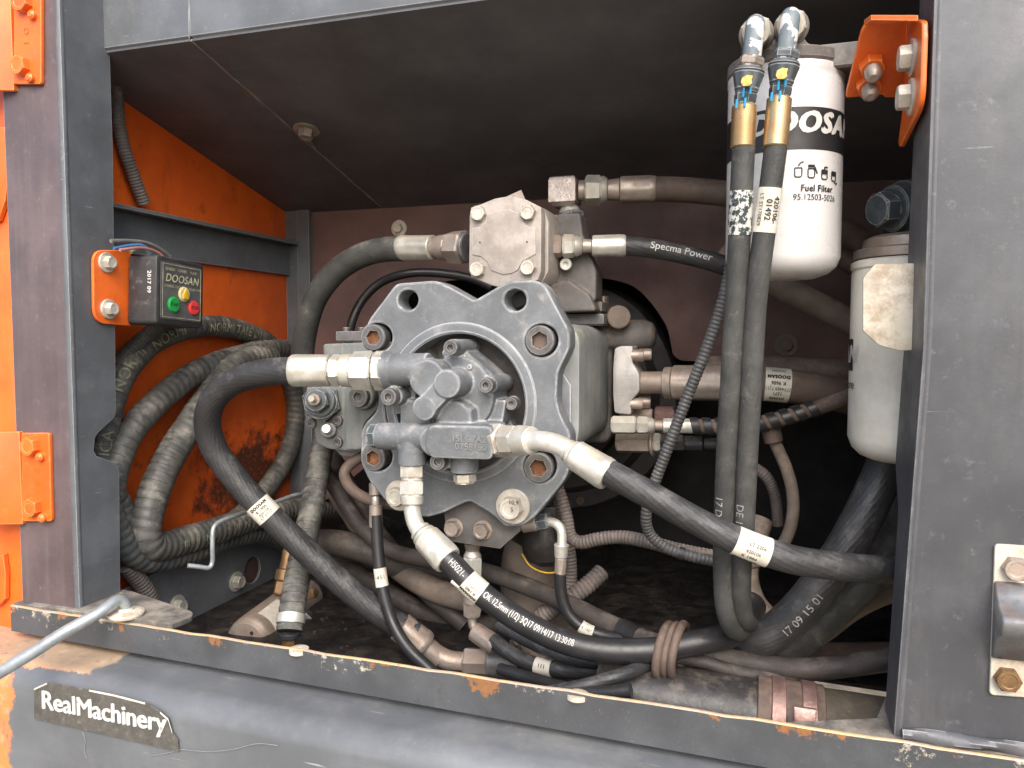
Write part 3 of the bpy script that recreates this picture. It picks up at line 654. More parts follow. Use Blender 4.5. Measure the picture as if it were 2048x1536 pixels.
flange = part('flange', plate(rpoly(toM(fl), .006, 3), [toM(h) for h in holes] + [toM(circ((918, 806), 150, 64))], .034, .0026), PUMP, pump, FY(YF))
# raised ring and recessed floor
c = P(918, 806, Y=YF); s_ = S(c); Mr = axisM(c, (0, -1, 0))
mb = MB(); mb.lathe(Mr, [(-.034, 151 * s_), (-.002, 151 * s_), (.0005, 162 * s_), (.003, 160 * s_), (.004, 157 * s_), (.004, 143 * s_), (.002, 139 * s_), (-.034, 137 * s_)], 72, cap=False)
part('pilot_ring', mb.mesh('pilot_ring', 30), PUMP, pump)
mb = MB(); mb.lathe(Mr, [(-.045, 152 * s_), (-.030, 152 * s_), (-.030, 60 * s_)], 48); part('recess_floor', mb.mesh('recess_floor'), DIRTCAST, pump)
# four big socket screws sunk in the flange
for (a, b), r, m2 in (((757, 675), 26, RUSTY), ((1086, 681), 30, RUBR), ((757, 913), 26, RUSTY), ((1083, 932), 30, RUSTY)):
    o = P(a, b, Y=YF + .012); s = socket_screw(pump, o, (0, -1, 0), r * S(o), .016, BLACKOX, sock=.60, spin=random.random())
    mb = MB(); mb.lathe(Matrix(), [(.0062, r * S(o) * .5), (.0072, r * S(o) * .55)], 16); part('socket_floor', mb.mesh('socket_floor'), m2, s, axisM(o, (0, -1, 0)))
    mb = MB(); mb.lathe(Matrix(), [(.0075, r * S(o) * .575, 'h'), (.0146, r * S(o) * .595, 'h')], 24, cap=False); part('socket_rust', mb.mesh('socket_rust'), m2, s, WM[s.name])
for (a, b), wr, hr in (((1027, 1012), 36, 24), ((801, 990), 31, 20)):
    o = P(a, b, Y=YF - .0005); put('hex_bolt', hexbolt(hr * S(o), .013, wr * S(o), .0045), CREAMBOLT, pump, o, (0, -1, 0), .35)
for ch, dx, dz in (('10.9', 0, .004), ('S', -.002, -.0045)):
    q = P(1027, 1012, Y=YF - .0185); flat_text('head_mark', ch, .0075, FY(q.y) @ Matrix.Translation((q.x + dx, q.z + dz, 0)), BLACKOX, pump, .0001, 0, .0004)
# body behind the flange
mb = MB()
xr = -.206; zt = P(1143, 646, Y=.2).z; zl = P(1143, 905, Y=.2).z
bx = rpoly([(-.46, zl), (xr, zl), (xr, zt), (-.46, zt)], .03, 6)
mb.prism(FY(0), bx, -.395, -.190, .006)
part('pump_body', mb.mesh('pump_body', 40), PUMPB, pump)
mb = MB(); mb.prism(FY(0), rpoly([(-.47, zl - .014), (xr - .004, zl - .014), (xr + .004, zl), (xr + .004, zt - .01), (xr - .02, zt + .004), (-.47, zt)], .012, 4), -.49, -.396, .004)
mb.lathe(axisM(Vector((-.30, .405, zt - .015)), (1, 0, 0)), [(0, .02), (.145, .024), (.157, .019), (.162, .010)], 24)
part('valve_plate', cast_mesh(mb, .0022, 4), DIRTCAST, pump)
# webs on the flange's right shoulder
for q in ([(1120, 735), (1143, 770), (1143, 850), (1124, 828), (1116, 800)],):
    mb = MB(); mb.prism(FY(YF + .030), py2(q, YF + .03), -.02, .0035, .001); part('shoulder_web', mb.mesh('shoulder_web'), PUMP, pump)

# charge pump casting on the front
YA = .185  # sits in the recess
mb = MB()
def cyl(a, b, yf, r, yb=YA, tr=.0):
    p = P(a, b, Y=yf); k = r * S(p); mb.lathe(axisM(Vector((p.x, yb, p.z)), (0, -1, 0)), [(0, k * (1 + tr)), (yb - yf - .0025, k), (yb - yf - .0008, k * .975), (yb - yf, k * .90)], 40)
def rodx(a0, b0, a1, b1, y, r0, r1):
    p = P(a0, b0, Y=y); q = P(a1, b1, Y=y); mb.lathe(axisM(p, q - p), [(0, r0 * S(p) * .95), (.001, r0 * S(p)), ((q - p).length - .001, r1 * S(p)), ((q - p).length, r1 * S(p) * .95)], 36)
def slab(pts, yf, yb, rr=.004): mb.prism(FY(yf), rpoly(py2(pts, yf), rr, 4), -(yb - yf), 0, .0015)
cyl(912, 790, .128, 78)                                      # main disc
slab([(880, 706), (905, 680), (930, 700), (985, 748), (1003, 775), (975, 800), (930, 770)], .136, YA, .006)
cyl(853, 758, .098, 39); cyl(893, 768, .086, 29, tr=.06)
pq = [P(893, 768, Y=.089), P(847, 817, Y=.089)]; dd = (pq[1] - pq[0]); nn = Vector((-dd.z, 0, dd.x)).normalized() * .0125
mb.prism(FY(.089), [((pq[0] + nn).x, (pq[0] + nn).z), ((pq[1] + nn).x, (pq[1] + nn).z), ((pq[1] - nn).x, (pq[1] - nn).z), ((pq[0] - nn).x, (pq[0] - nn).z)], -.06, 0, .001)
cyl(847, 817, .088, 25); cyl(908, 838, .106, 36); slab([(872, 815), (942, 815), (948, 880), (872, 880)], .108, YA)
for a, b, r in ((907, 695, 17), (977, 770, 18), (787, 793, 19), (883, 922, 19)): cyl(a, b, .118 if r < 19 else .108, r)
slab([(800, 800), (860, 800), (860, 870), (800, 880)], .125, YA); slab([(770, 780), (830, 760), (830, 820), (790, 830)], .135, YA)
rodx(772, 741, 860, 737, .118, 33, 31); rodx(771, 742, 786, 741, .118, 41, 36)     # hose port, upper left
rodx(757, 872, 905, 874, .106, 27, 27); slab([(858, 850), (985, 853), (985, 920), (858, 916), (850, 884)], .082, .14, .008); cyl(866, 884, .084, 30, .13)
p = P(824, 930, Y=.106); mb.lathe(axisM(p, (0, 0, 1)), [(0, .0155), (.002, .0178), (.03, .0165), (.04, .015)], 32)
p = P(929, 944, Y=.118); mb.lathe(axisM(p, (0, 0, 1)), [(0, .0165), (.002, .0175), (.03, .0172), (.045, .016)], 32)
slab([(940, 840), (1000, 800), (1030, 860), (1000, 905), (930, 900)], .172, .19)
slab([(984, 800), (1012, 800), (1004, 850), (985, 860), (950, 850)], .140, .19, .004)
charge = part('charge_pump', cast_mesh(mb, .0012, 5), PUMP, pump)
p = P(940, 734, Y=.128); mb = MB(); mb.lathe(axisM(p, (0, -1, 0)), [(-.002, .0034), (.002, .0034), (.0028, .0026)], 16); part('locating_pin', mb.mesh('locating_pin'), PUMP, charge)
for a, b, r, y in ((907, 695, 15, .118), (977, 770, 15, .118), (784, 793, 17, .108), (881, 922, 16, .108), (1027, 806, 13, .160)):
    o = P(a, b, Y=y); mb = MB(); mb.lathe(Matrix(), [(-.002, r * 1.12 * S(o)), (.003, r * 1.12 * S(o)), (.0035, r * S(o))], 28); part('washer', mb.mesh('washer'), BLACKOX, charge, axisM(o, (0, -1, 0)))
    o2 = P(a, b, Y=y - .0032); put('cap_screw', capscrew(r * S(o2), .011, .5), BLACKOX, charge, o2, (0, -1, 0), random.random())
for body, a, b in (('15LG7A2', 938, 878), ('0758150', 942, 894)): flat_text('cast_lettering', body, .0112, FY(.0805) @ Matrix.Translation((P(a, b, Y=.0805).x, P(a, b, Y=.0805).z, 0)), PUMPB, charge, raise_=.0012)
fit(charge, P(741, 872, Y=.106), P(760, 872, Y=.106), [('end_plug', 0, 1, 25, 25, 'h', BLUEG)])
fit(charge, P(930, 966, Y=.118), P(929, 944, Y=.118), [('drain_plug', 0, .85, 23, 23, 'h', CREAMBOLT)])

# regulator on the pump's left side
mb = MB(); s = []
slab([(612, 772), (660, 765), (700, 775), (716, 800), (722, 905), (655, 898), (632, 886), (629, 862), (611, 846)], .232, .30, .005)
slab([(690, 770), (757, 770), (757, 815), (726, 850), (724, 900), (690, 900)], .215, .32, .006); cyl(722, 793, .20, 27, .26, .1)
slab([(645, 688), (740, 684), (740, 760), (650, 775)], .262, .36, .004)
slab([(655, 884), (730, 900), (735, 915), (680, 912)], .25, .33, .004)
reg = part('regulator', cast_mesh(mb, .0014, 5), PUMPB, pump)
fit(reg, P(648, 807, Y=.232), P(622, 797, Y=.165), [('hex_flange', 0, .30, 39, 39, 'h', BLUEG), ('collar', .30, .42, 30, 30, 'c', BLUEG), ('lock_nut', .42, .66, 24, 24, 'h', BLUEG), ('thread', .66, .8, 12, 12, 'c', ZDUST), ('screw_tip', .8, 1, 7, 7, 'h', ZINC)])
o = P(722, 793, Y=.20); put('cap_screw', capscrew(21 * S(o), .010, .5), BLACKOX, reg, o, (0, -1, 0), .4)
for a, b, r in ((624, 847, 11), (677, 841, 11), (677, 884, 11)): o = P(a, b, Y=.232); put('cap_screw', capscrew(r * S(o), .006, .5), BLACKOX, reg, o, (0, -1, 0), .5)
fit(reg, P(660, 862, Y=.234), P(652, 857, Y=.205), [('screw_boss', 0, .5, 16, 15, 'c', PUMPB), ('adjuster', .5, 1, 9, 9, 'c', ZINC)])
mb = MB(); a_, b_ = P(671, 683, Y=.27), P(731, 662, Y=.27); mb.box((a_.x, .272, a_.z), (b_.x, .34, b_.z), .002); part('cover_plate', mb.mesh('cover_plate'), BLACKOX, reg)
for a in (693, 724): o = P(a, 664, Y=.29); put('cap_screw', capscrew(.0058, .007, .5), BLACKOX, reg, o, (0, 0, 1))

# lower valve block hanging under the flange notch
mb = MB(); mb.prism(FY(.188), rpoly(py2([(886, 1000), (940, 985), (990, 1000), (1045, 1040), (1040, 1062), (1000, 1098), (893, 1082)], .188), .002), -.09, 0, .0015)
vb = part('valve_block', mb.mesh('valve_block'), DIRTCAST, pump)
for a, b in ((908, 1055), (966, 1060)): o = P(a, b, Y=.188); put('hex_bolt', hexbolt(16 * S(o), .010, 20 * S(o), .002), ZDUST, vb, o, (0, -1, 0), .6)

# split flange and fittings on the right of the pump
YS = .34
mb = MB(); mb.prism(FY(YS), rpoly(py2([(1229, 697), (1240, 692), (1266, 692), (1264, 724), (1279, 748), (1279, 782), (1262, 802), (1262, 830), (1229, 826), (1226, 790), (1226, 735)], YS), .004), -.05, 0, .0015)
sf = part('split_flange', mb.mesh('split_flange'), mat('scored_aluminium', (.56, .54, .52), (.46, .44, .43), (.45, .36, .32), .35, 26, (.4, .6), metal=.45, bump=.15, streak=(12, 12, 420), streak_col=(.38, .37, .36)), pump)
for a, b, y in ((1264, 711, YS + .008), (1280, 709, YS + .034), (1262, 808, YS + .008), (1278, 804, YS + .034)):
    o = P(a, b, Y=y); put('cap_screw', capscrew(.0088, .0165, .55), ZDUST, sf, o, (1, .12, 0))

# ------------------------------------------------------------------ gear pump on top
YG = .225
gp = thing('gear_pump', 'dusty cast aluminium gear pump with four bolted cover above the big flange', 'pump', P(1010, 480, Y=YG))
go = [(938, 432), (941, 414), (960, 408), (990, 396), (1020, 391), (1048, 397), (1070, 408), (1082, 414), (1083, 432), (1082, 542), (1076, 560), (1055, 568), (1030, 574), (1007, 577), (985, 572), (960, 562), (942, 555), (937, 540)]
mb = MB(); mb.prism(FY(YG), py2(go, YG), -.022, 0, .003); part('end_cover', mb.mesh('end_cover', 40), CASTAL, gp)
ri = [(945, 456), (957, 455), (972, 446), (976, 430), (998, 421), (1020, 419), (1042, 429), (1050, 446), (1060, 455), (1072, 457), (1072, 508), (1058, 516), (1046, 522), (1036, 540), (1024, 547), (1006, 549), (984, 541), (975, 523), (962, 513), (945, 509)]
mb = MB(); mb.prism(FY(YG), py2(ri, YG), -.001, .0022, .0012); part('raised_panel', mb.mesh('raised_panel', 40), CASTAL, gp)
gb = [(943, 432), (950, 414), (1020, 396), (1074, 412), (1082, 440), (1082, 540), (1070, 562), (1007, 572), (950, 556), (942, 540)]
mb = MB(); mb.prism(FY(YG + .022), [(x + .004, z) for x, z in py2(gb, YG)], -.07, -.0002, .002)
p = P(1083, 495, Y=YG + .05); mb.box((p.x - .004, YG + .03, p.z - .036), (p.x + .006, YG + .085, p.z + .036), .002)
part('gear_housing', mb.mesh('gear_housing', 40), CASTAL, gp)
for a, b in ((959, 428), (1058, 426), (957, 539), (1058, 536)):
    o = P(a, b, Y=YG); put('hex_bolt', hexbolt(16 * S(o), .0095), CREAMBOLT, gp, o, (0, -1, 0), .3 + (a + b) * .37)
for a, b in ((960, 485), (1054, 484)):
    mb = MB(); mb.lathe(axisM(P(a, b, Y=YG - .0021), (0, -1, 0)), [(0, .0012), (.0004, .0012)], 10); part('dimple', mb.mesh('dimple'), VOID, gp)
mb = MB(); mb.prism(FY(YG + .01), py2([(1015, 392), (1042, 380), (1050, 398), (1030, 402)], YG + .01), -.002, 0); part('name_tag', mb.mesh('name_tag'), ZDUST, gp)
# bracket and pedestal down to the pump body
mb = MB(); yb = YG + .085
mb.prism(FY(yb), rpoly(py2([(1100, 430), (1160, 425), (1165, 470), (1192, 540), (1192, 600), (1140, 605), (1080, 590), (1100, 560)], yb), .004), -.05, 0, .002)
mb.prism(FY(yb + .01), rpoly(py2([(1085, 575), (1140, 560), (1182, 590), (1195, 622), (1080, 626)], yb), .004), -.07, .02, .002)
part('pump_adapter', cast_mesh(mb, .0016, 4), DIRTCAST, gp)
o = P(1133, 529, Y=yb - .012); put('cap_screw', capscrew(12 * S(o), .006, .45), ZINC, gp, o, (0, -1, 0), .2)
mb = MB(); a_ = P(1118, 652, Y=.36); b_ = P(1215, 628, Y=.36); mb.box((a_.x, .33, a_.z), (b_.x, .43, b_.z), .003); part('base_plate', mb.mesh('base_plate'), BLACKOX, gp)
mb = MB(); a_ = P(1118, 628, Y=.36); b_ = P(1210, 604, Y=.36); mb.box((a_.x, .335, a_.z + .0005), (b_.x, .43, b_.z), .003); part('foot_plate', mb.mesh('foot_plate'), DIRTCAST, gp)
for a, b, y in ((1187, 606, .35), (1206, 606, .40)): o = P(a, b, Y=y); put('cap_screw', capscrew(.0085, .010, .5), ZDUST, gp, o, (0, 0, 1))
fit(gp, P(1228, 634, Y=.42), P(1238, 634, Y=.36), [('eye_boss', 0, 1, 24, 22, 'c', RUBT)])

# ------------------------------------------------------------------ hoses on the pumps
def endfit(h, A, B, segs, **k): fit(h.root, A, B, segs, **k)
# big hose leaving the charge pump's upper port, looping down to the left
h = hose('hydraulic_hose', 'thick black hose looping from the upper left pump port down past the orange wall', [(600, 742, .088), (560, 742, .088), (505, 750, .09), (455, 770, .095), (423, 806, .10), (415, 850, .11), (430, 900, .12), (465, 950, .13), (510, 1002, .14), (570, 1062, .155), (640, 1128, .17), (715, 1193, .185), (780, 1240, .20), (830, 1268, .212)], 28, RUBBER, group='hoses on the charge pump')
endfit(h, P(772, 741, Y=.118), P(582, 741, Y=.088), [('port_nut', 0, .13, 40, 40, 'h', CREAMBOLT), ('coupling_nut', .14, .36, 41, 39, 'h', ZINC), ('collar', .36, .47, 34, 33, 'c', ZINC), ('hex', .47, .58, 33, 33, 'h', ZINC), ('ferrule', .585, 1, 33, 33, 'o', ZINC)])
endfit(h, P(800, 1252, Y=.205), P(880, 1318, Y=.225), [('ferrule', 0, .62, 30, 31, 'o', ZDUST), ('stem', .62, 1, 22, 22, 'c', ZDUST)])
pt = Path([P(868, 1306, Y=.222), P(895, 1320, Y=.226), P(930, 1324, Y=.23), P(950, 1325, Y=.232)], .003); part('bent_stem', tube_mesh(pt, .0135, 20), ZDUST, h.root)
endfit(h, P(930, 1324, Y=.23), P(1000, 1326, Y=.235), [('coupling_nut', 0, .7, 31, 29, 'h', ZDUST), ('adapter', .7, 1.6, 30, 34, 'c', BLACKOX)])
sB = near_s(h, 525, 1018); band(h, sB - .013, sB + .013, PAPER)
for dx, tx, bo in ((-.008, 'DOOSAN', .0004), (-.002, 'K 1905', .0001), (.003, '420106', 0), (.008, 'LT ST17', 0)): path_text(h.path, h.r + .0006, tx, sB + dx, .0055, INKK, h.root, across=True, bold=bo, ang=.1)
big = h
# hose from the charge pump's right port across the front to the right post
h = hose('hydraulic_hose', 'black hose with bright elbow running from the pump across the front to the right post', [(1195, 932, .045), (1235, 955, .04), (1300, 990, .036), (1370, 1030, .034), (1440, 1066, .034), (1510, 1096, .038), (1580, 1118, .045), (1660, 1131, .06), (1740, 1138, .08), (1830, 1142, .115), (1900, 1142, .15)], 27, RUBBER, group='hoses on the charge pump')
endfit(h, P(984, 881, Y=.105), P(1072, 881, Y=.07), [('port_nut', 0, .30, 35, 35, 'h', CREAMBOLT), ('coupling_nut', .31, .62, 31, 30, 'h', ZINC), ('collar', .62, .93, 30, 27, 'c', ZINC)])
pt = Path([P(1062, 881, Y=.074), P(1085, 882, Y=.066), P(1115, 889, Y=.060), P(1145, 905, Y=.054), P(1165, 918, Y=.05)], .003); part('elbow_tube', tube_mesh(pt, .0112, 24), ZINC, h.root)
endfit(h, P(1128, 896, Y=.057), P(1218, 951, Y=.042), [('ring', .06, .12, 23, 23, 'c', ZINC), ('ring', .15, .24, 26, 27, 'c', ZINC), ('ferrule', .24, 1, 31, 33, 'o', ZINC)])
sB = near_s(h, 1500, 1091); band(h, sB - .017, sB + .017, PAPER)
for dx, tx, bo in ((-.011, 'DOOSAN', .0005), (-.004, 'K 1904', .0001), (.002, '420106', 0), (.009, 'LT 2206', .0001)): path_text(h.path, h.r + .0006, tx, sB + dx * .3, .0048, INKK, h.root, bold=bo, ang=.5 - dx * 70, name='label_print')
# hose from the bottom port sweeping to the bundle
h = hose('hydraulic_hose', 'black hose printed with white date lettering from the pump bottom port to the tied bundle', [(880, 1105, .075), (905, 1130, .075), (945, 1172, .075), (1000, 1215, .078), (1060, 1252, .083), (1125, 1282, .09), (1190, 1298, .10), (1260, 1302, .11), (1330, 1297, .12), (1400, 1283, .13), (1470, 1268, .16)], 24, RUBSM, group='hoses on the charge pump')
endfit(h, P(824, 928, Y=.106), P(824, 1010, Y=.098), [('adapter', 0, .36, 25, 25, 'h', CREAMBOLT), ('ring', .36, .41, 22, 22, 'c', ZINC), ('coupling_nut', .41, .78, 26, 26, 'h', ZINC), ('collar', .78, 1, 24, 22, 'c', ZINC)])
pt = Path([P(824, 1000, Y=.099), P(825, 1025, Y=.097), P(832, 1050, Y=.093), P(846, 1070, Y=.088), P(862, 1088, Y=.082)], .003); part('elbow_tube', tube_mesh(pt, .0102, 24), ZINC, h.root)
endfit(h, P(836, 1058, Y=.091), P(897, 1122, Y=.075), [('ring', .05, .13, 22, 22, 'c', ZINC), ('ring', .16, .27, 25, 26, 'c', ZINC), ('ferrule', .27, 1, 29, 31, 'o', ZINC)])
path_text(h.path, h.r, 'H5021-', near_s(h, 914, 1137), .0112, INKW, h.root, ang=-.1, sx=.72)
path_text(h.path, h.r, 'OK 12,5mm (1/2) 3Q17 09/14/17 13:30:08', near_s(h, 1052, 1246), .0108, INKW, h.root, ang=-.1, sx=.62)
sB = near_s(h, 950, 1172); band(h, sB - .012, sB + .012, PAPER)
for dx, tx, bo in ((.006, 'DOOSAN', .0005), (0, 'K 1905', .0001), (-.006, 'LT ST17', 0)): path_text(h.path, h.r + .0006, tx, sB, .0045, INKK, h.root, flip=True, bold=bo, ang=.4 + dx * 60, name='label_print')
pt = Path([P(905, 1160, Y=.066), P(930, 1180, Y=.066), P(948, 1195, Y=.067)], .003); part('torn_flap', tube_mesh(pt, .004, 8), PAPER, h.root)
# gear pump suction hose to the left
h = hose('hydraulic_hose', 'dusty thick hose arching left from the gear pump down behind the clear gap', [(812, 497, .30), (770, 499, .30), (720, 512, .31), (670, 545, .32), (632, 595, .33), (614, 650, .34), (606, 700, .35), (603, 738, .355)], 25, RUBD, group='hoses on the gear pump')
endfit(h, P(938, 494, Y=.27), P(800, 496, Y=.30), [('port_ring', 0, .06, 30, 32, 'c', BLACKOX), ('coupling_nut', .06, .28, 35, 33, 'h', ZDUST), ('collar', .28, .42, 27, 25, 'c', ZDUST), ('stem', .42, .50, 20, 20, 'c', ZDUST), ('ferrule', .50, 1, 26, 27, 'o', ZINC)])
# gear pump delivery hose to the right
h = hose('hydraulic_hose', 'dusty printed hose leaving the right side of the gear pump', [(1240, 491, .30), (1290, 495, .30), (1350, 505, .305), (1420, 522, .31), (1475, 540, .32), (1510, 556, .34)], 19, RUBBER, group='hoses on the gear pump')
endfit(h, P(1100, 493, Y=.285), P(1252, 491, Y=.30), [('adapter', 0, .16, 22, 22, 'h', ZDUST), ('coupling_nut', .17, .33, 24, 23, 'h', ZINC), ('collar', .33, .43, 21, 17, 'c', ZINC), ('stem', .43, .56, 14, 13, 'c', ZDUST), ('ferrule', .56, 1, 21, 22, 'o', ZINC)])
path_text(h.path, h.r, 'Specma Power', near_s(h, 1362, 506), .0135, INKW, h.root, ang=-.35)
# upper return hose with a block elbow
h = hose('hydraulic_hose', 'brown dusty hose with bright block elbow above the gear pump', [(1300, 378, .36), (1350, 379, .36), (1410, 383, .36), (1480, 392, .365), (1560, 410, .38), (1640, 440, .40), (1720, 480, .42)], 25, RUBR, group='hoses on the gear pump')
mb = MB(); p = P(1131, 388, Y=.345); k = S(p); mb.box((p.x - 28 * k, .325, p.z - 27 * k), (p.x + 26 * k, .365, p.z + 32 * k), .006); part('elbow_block', mb.mesh('elbow_block', 40), mat('bright_dusty_steel', (.62, .55, .5), (.5, .42, .37), (.5, .40, .33), .3, 90, (.25, .5), metal=.8, bump=.6, bscale=420), h.root)
endfit(h, P(1137, 412, Y=.345), P(1142, 440, Y=.345), [('stem', 0, .5, 17, 22, 'c', ZINC), ('hex', .5, 1, 28, 28, 'h', BLUEG)]); endfit(h, P(1142, 438, Y=.345), P(1144, 480, Y=.345), [('riser', 0, 1, 22, 24, 'c', BLACKOX)])
endfit(h, P(1157, 381, Y=.345), P(1312, 378, Y=.36), [('stem', 0, .09, 20, 20, 'c', ZDUST), ('coupling_nut', .09, .30, 30, 29, 'h', ZINC), ('collar', .30, .38, 28, 24, 'c', ZINC), ('stem', .38, .54, 20, 22, 'c', ZDUST), ('ferrule', .54, 1, 26, 27, 'o', ZDUST)])
# high pressure hose on the split flange
h = hose('hydraulic_hose', 'fat brown high pressure hose with paper label right of the split flange', [(1460, 765, .34), (1530, 768, .34), (1600, 775, .345), (1680, 790, .36), (1760, 815, .38), (1840, 845, .42)], 33, RUBR)
endfit(h, P(1279, 765, Y=.365), P(1480, 766, Y=.345), [('flange_stem', 0, .26, 22, 22, 'c', ZDUST), ('collar', .26, .355, 31, 31, 'c', ZDUST), ('ferrule', .355, 1, 35, 35, 'o', ZDUST)])
sB = near_s(h, 1554, 769); band(h, sB - .0155, sB + .0155, PAPER)
for dz, tx, bo, col in ((-.95, 'DS2045', 0, INKK), (-.50, 'DOOSAN', .0007, INKK), (-.12, 'K 9606', .0003, INKK), (.2, '1774489 7.J11', 0, INKK), (.5, '1371', .0002, INKK), (.85, 'DS2040', .0002, INKK)): path_text(h.path, h.r + .0006, tx, sB, .0068, col, h.root, flip=True, bold=bo, ang=dz, name='label_print', sx=.8)
h = hose('hydraulic_hose', 'dark brown hose running just above and behind the labelled high pressure hose', [(1400, 742, .42), (1520, 742, .42), (1640, 748, .42), (1740, 752, .43), (1850, 760, .44)], 30, RUBR)
# pilot hose wrapped in spiral guard
h = hose('pilot_hose', 'thin hose wrapped in black spiral guard below the split flange', [(1380, 852, .30), (1440, 853, .30), (1500, 850, .30), (1560, 838, .30), (1620, 820, .305), (1680, 800, .31), (1760, 765, .33)], 15, RUBR, cat='hose')
endfit(h, P(1224, 850, Y=.30), P(1392, 852, Y=.30), [('adapter', 0, .30, 19, 19, 'h', ZINC), ('coupling_nut', .31, .45, 19, 18, 'h', ZINC), ('collar', .45, .52, 17, 13, 'c', ZINC), ('stem', .52, .62, 10, 10, 'c', ZDUST), ('ferrule', .62, 1, 15, 15, 'o', ZINC)])
sp = []; q0 = near_s(h, 1385, 852); q1 = near_s(h, 1640, 813)
mb = MB(); vs = []; fs = []; nn = 220
for i in range(nn + 1):
    q = q0 + (q1 - q0) * i / nn; 
    for k, (dq, rr) in enumerate(((-.0055, h.r + .0004), (-.005, h.r + .0017), (.005, h.r + .0017), (.0055, h.r + .0004))):
        p_, t_, x_, y_ = h.path.at(min(q1 + .01, max(0, q + dq))); a = (q - q0) / .0165 * 2 * math.pi; vs.append(p_ + (x_ * math.cos(a) + y_ * math.sin(a)) * rr)
for i in range(nn):
    for k in range(3): fs.append((4 * i + k, 4 * i + k + 1, 4 * i + k + 5, 4 * i + k + 4))
mb.add(vs, fs); part('spiral_guard', mb.mesh('spiral_guard', 40), RUBSM, h.root)
# pressure sensor with its plug
t = thing('pressure_sensor', 'hex pressure sensor with black plug beneath the pilot hose fitting', 'sensor', P(1300, 886, Y=.34))
fit(t, P(1234, 884, Y=.34), P(1440, 888, Y=.335), [('hex_body', 0, .34, 22, 22, 'h', ZDUST), ('ring', .34, .37, 27, 27, 'c', ZDUST), ('sensor_cap', .37, .44, 20, 20, 'h', ZINC), ('plug', .44, .67, 17, 17, 'h', BPLAST), ('plug_sleeve', .67, .84, 15, 15, 'o', BPLAST), ('plug_tail', .85, .97, 11, 11, 'c', BPLAST)])
pt = Path([P(1425, 888, Y=.335), P(1460, 892, Y=.335), P(1490, 910, Y=.34), P(1500, 950, Y=.36)], .003); part('cable', tube_mesh(pt, .005, 12), RUBSM, t)
t = thing('rear_adapter', 'brown hex adapter with bare copper patch behind the pilot hose', 'fitting', P(1330, 836, Y=.38))
fit(t, P(1240, 832, Y=.38), P(1350, 832, Y=.38), [('hex_body', 0, .6, 16, 16, 'h', ZDUST), ('coupling_nut', .65, 1, 20, 20, 'h', PINKST)])

# bottom block hose and small hoses
h = hose('hydraulic_hose', 'short hose with angled fittings dropping from the valve block into the tied bundle', [(985, 1280, .20), (1020, 1306, .19), (1060, 1326, .185), (1110, 1338, .18), (1180, 1342, .17), (1240, 1335, .165), (1300, 1318, .16)], 15, RUBBER)
endfit(h, P(945, 1085, Y=.215), P(945, 1200, Y=.213), [('stem', 0, .14, 17, 14, 'c', ZDUST), ('adapter', .14, .24, 14, 18, 'c', ZINC), ('coupling_nut', .24, .60, 21, 20, 'h', ZINC), ('collar', .60, 1.05, 17, 20, 'c', ZDUST)])
endfit(h, P(945, 1200, Y=.213), P(944, 1232, Y=.212), [('hex', 0, 1, 20, 19, 'h', ZDUST)])
pt = Path([P(944, 1228, Y=.212), P(945, 1248, Y=.211), P(955, 1264, Y=.208), P(970, 1276, Y=.205)], .003); part('elbow_tube', tube_mesh(pt, .0062, 18), ZDUST, h.root)
endfit(h, P(948, 1262, Y=.209), P(992, 1292, Y=.20), [('ferrule', 0, 1, 19, 20, 'o', ZDUST)])
sB = near_s(h, 1090, 1336); band(h, sB - .0115, sB + .0115, PAPER); path_text(h.path, h.r + .0006, '111', sB, .007, INKK, h.root, bold=.0002)
h = hose('pilot_hose', 'thin black hose with small paper band dropping from the pump flange left side', [(752, 1030, .20), (755, 1090, .195), (760, 1140, .19), (768, 1190, .185), (785, 1245, .18), (815, 1295, .17), (850, 1330, .165), (890, 1365, .16), (930, 1390, .16)], 12, RUBSM)
endfit(h, P(751, 965, Y=.205), P(752, 1055, Y=.20), [('fitting', 0, .28, 13, 13, 'c', ZDUST), ('stem', .3, .5, 8, 8, 'c', ZINC), ('ferrule', .5, 1, 13, 14, 'c', ZDUST)])
sB = near_s(h, 764, 1152); band(h, sB - .0125, sB + .0125, PAPER); path_text(h.path, h.r + .0006, '451', sB, .008, INKK, h.root, across=True)
h = hose('pilot_hose', 'thin black hose curving behind the lower left flange edge', [(735, 908, .25), (705, 925, .24), (688, 945, .23), (700, 975, .23), (735, 998, .23), (790, 1010, .24), (850, 1015, .25)], 11, RUBR)
h = hose('pilot_hose', 'thin black hose on a bright bent elbow right of the flange bottom bolt', [(1120, 1145, .19), (1122, 1185, .19), (1135, 1225, .19), (1165, 1255, .19), (1210, 1272, .19), (1270, 1276, .185), (1330, 1283, .18), (1400, 1272, .18), (1470, 1258, .185)], 12, RUBSM)
endfit(h, P(1045, 1050, Y=.20), P(1098, 1042, Y=.20), [('adapter', 0, .55, 16, 16, 'c', ZDUST), ('hex', .55, 1, 17, 17, 'h', BLUEG)])
pt = Path([P(1094, 1043, Y=.20), P(1110, 1046, Y=.197), P(1122, 1058, Y=.194), P(1124, 1080, Y=.192), P(1123, 1098, Y=.19)], .003); part('elbow_tube', tube_mesh(pt, .0062, 18), ZINC, h.root)
endfit(h, P(1123, 1088, Y=.19), P(1120, 1152, Y=.19), [('collar', 0, .42, 15, 13, 'c', ZINC), ('ferrule', .42, 1, 12, 12, 'o', ZDUST)])
sB = near_s(h, 1174, 1258); band(h, sB - .009, sB + .009, PAPER); path_text(h.path, h.r + .0006, 'K 1907', sB, .005, INKK, h.root)
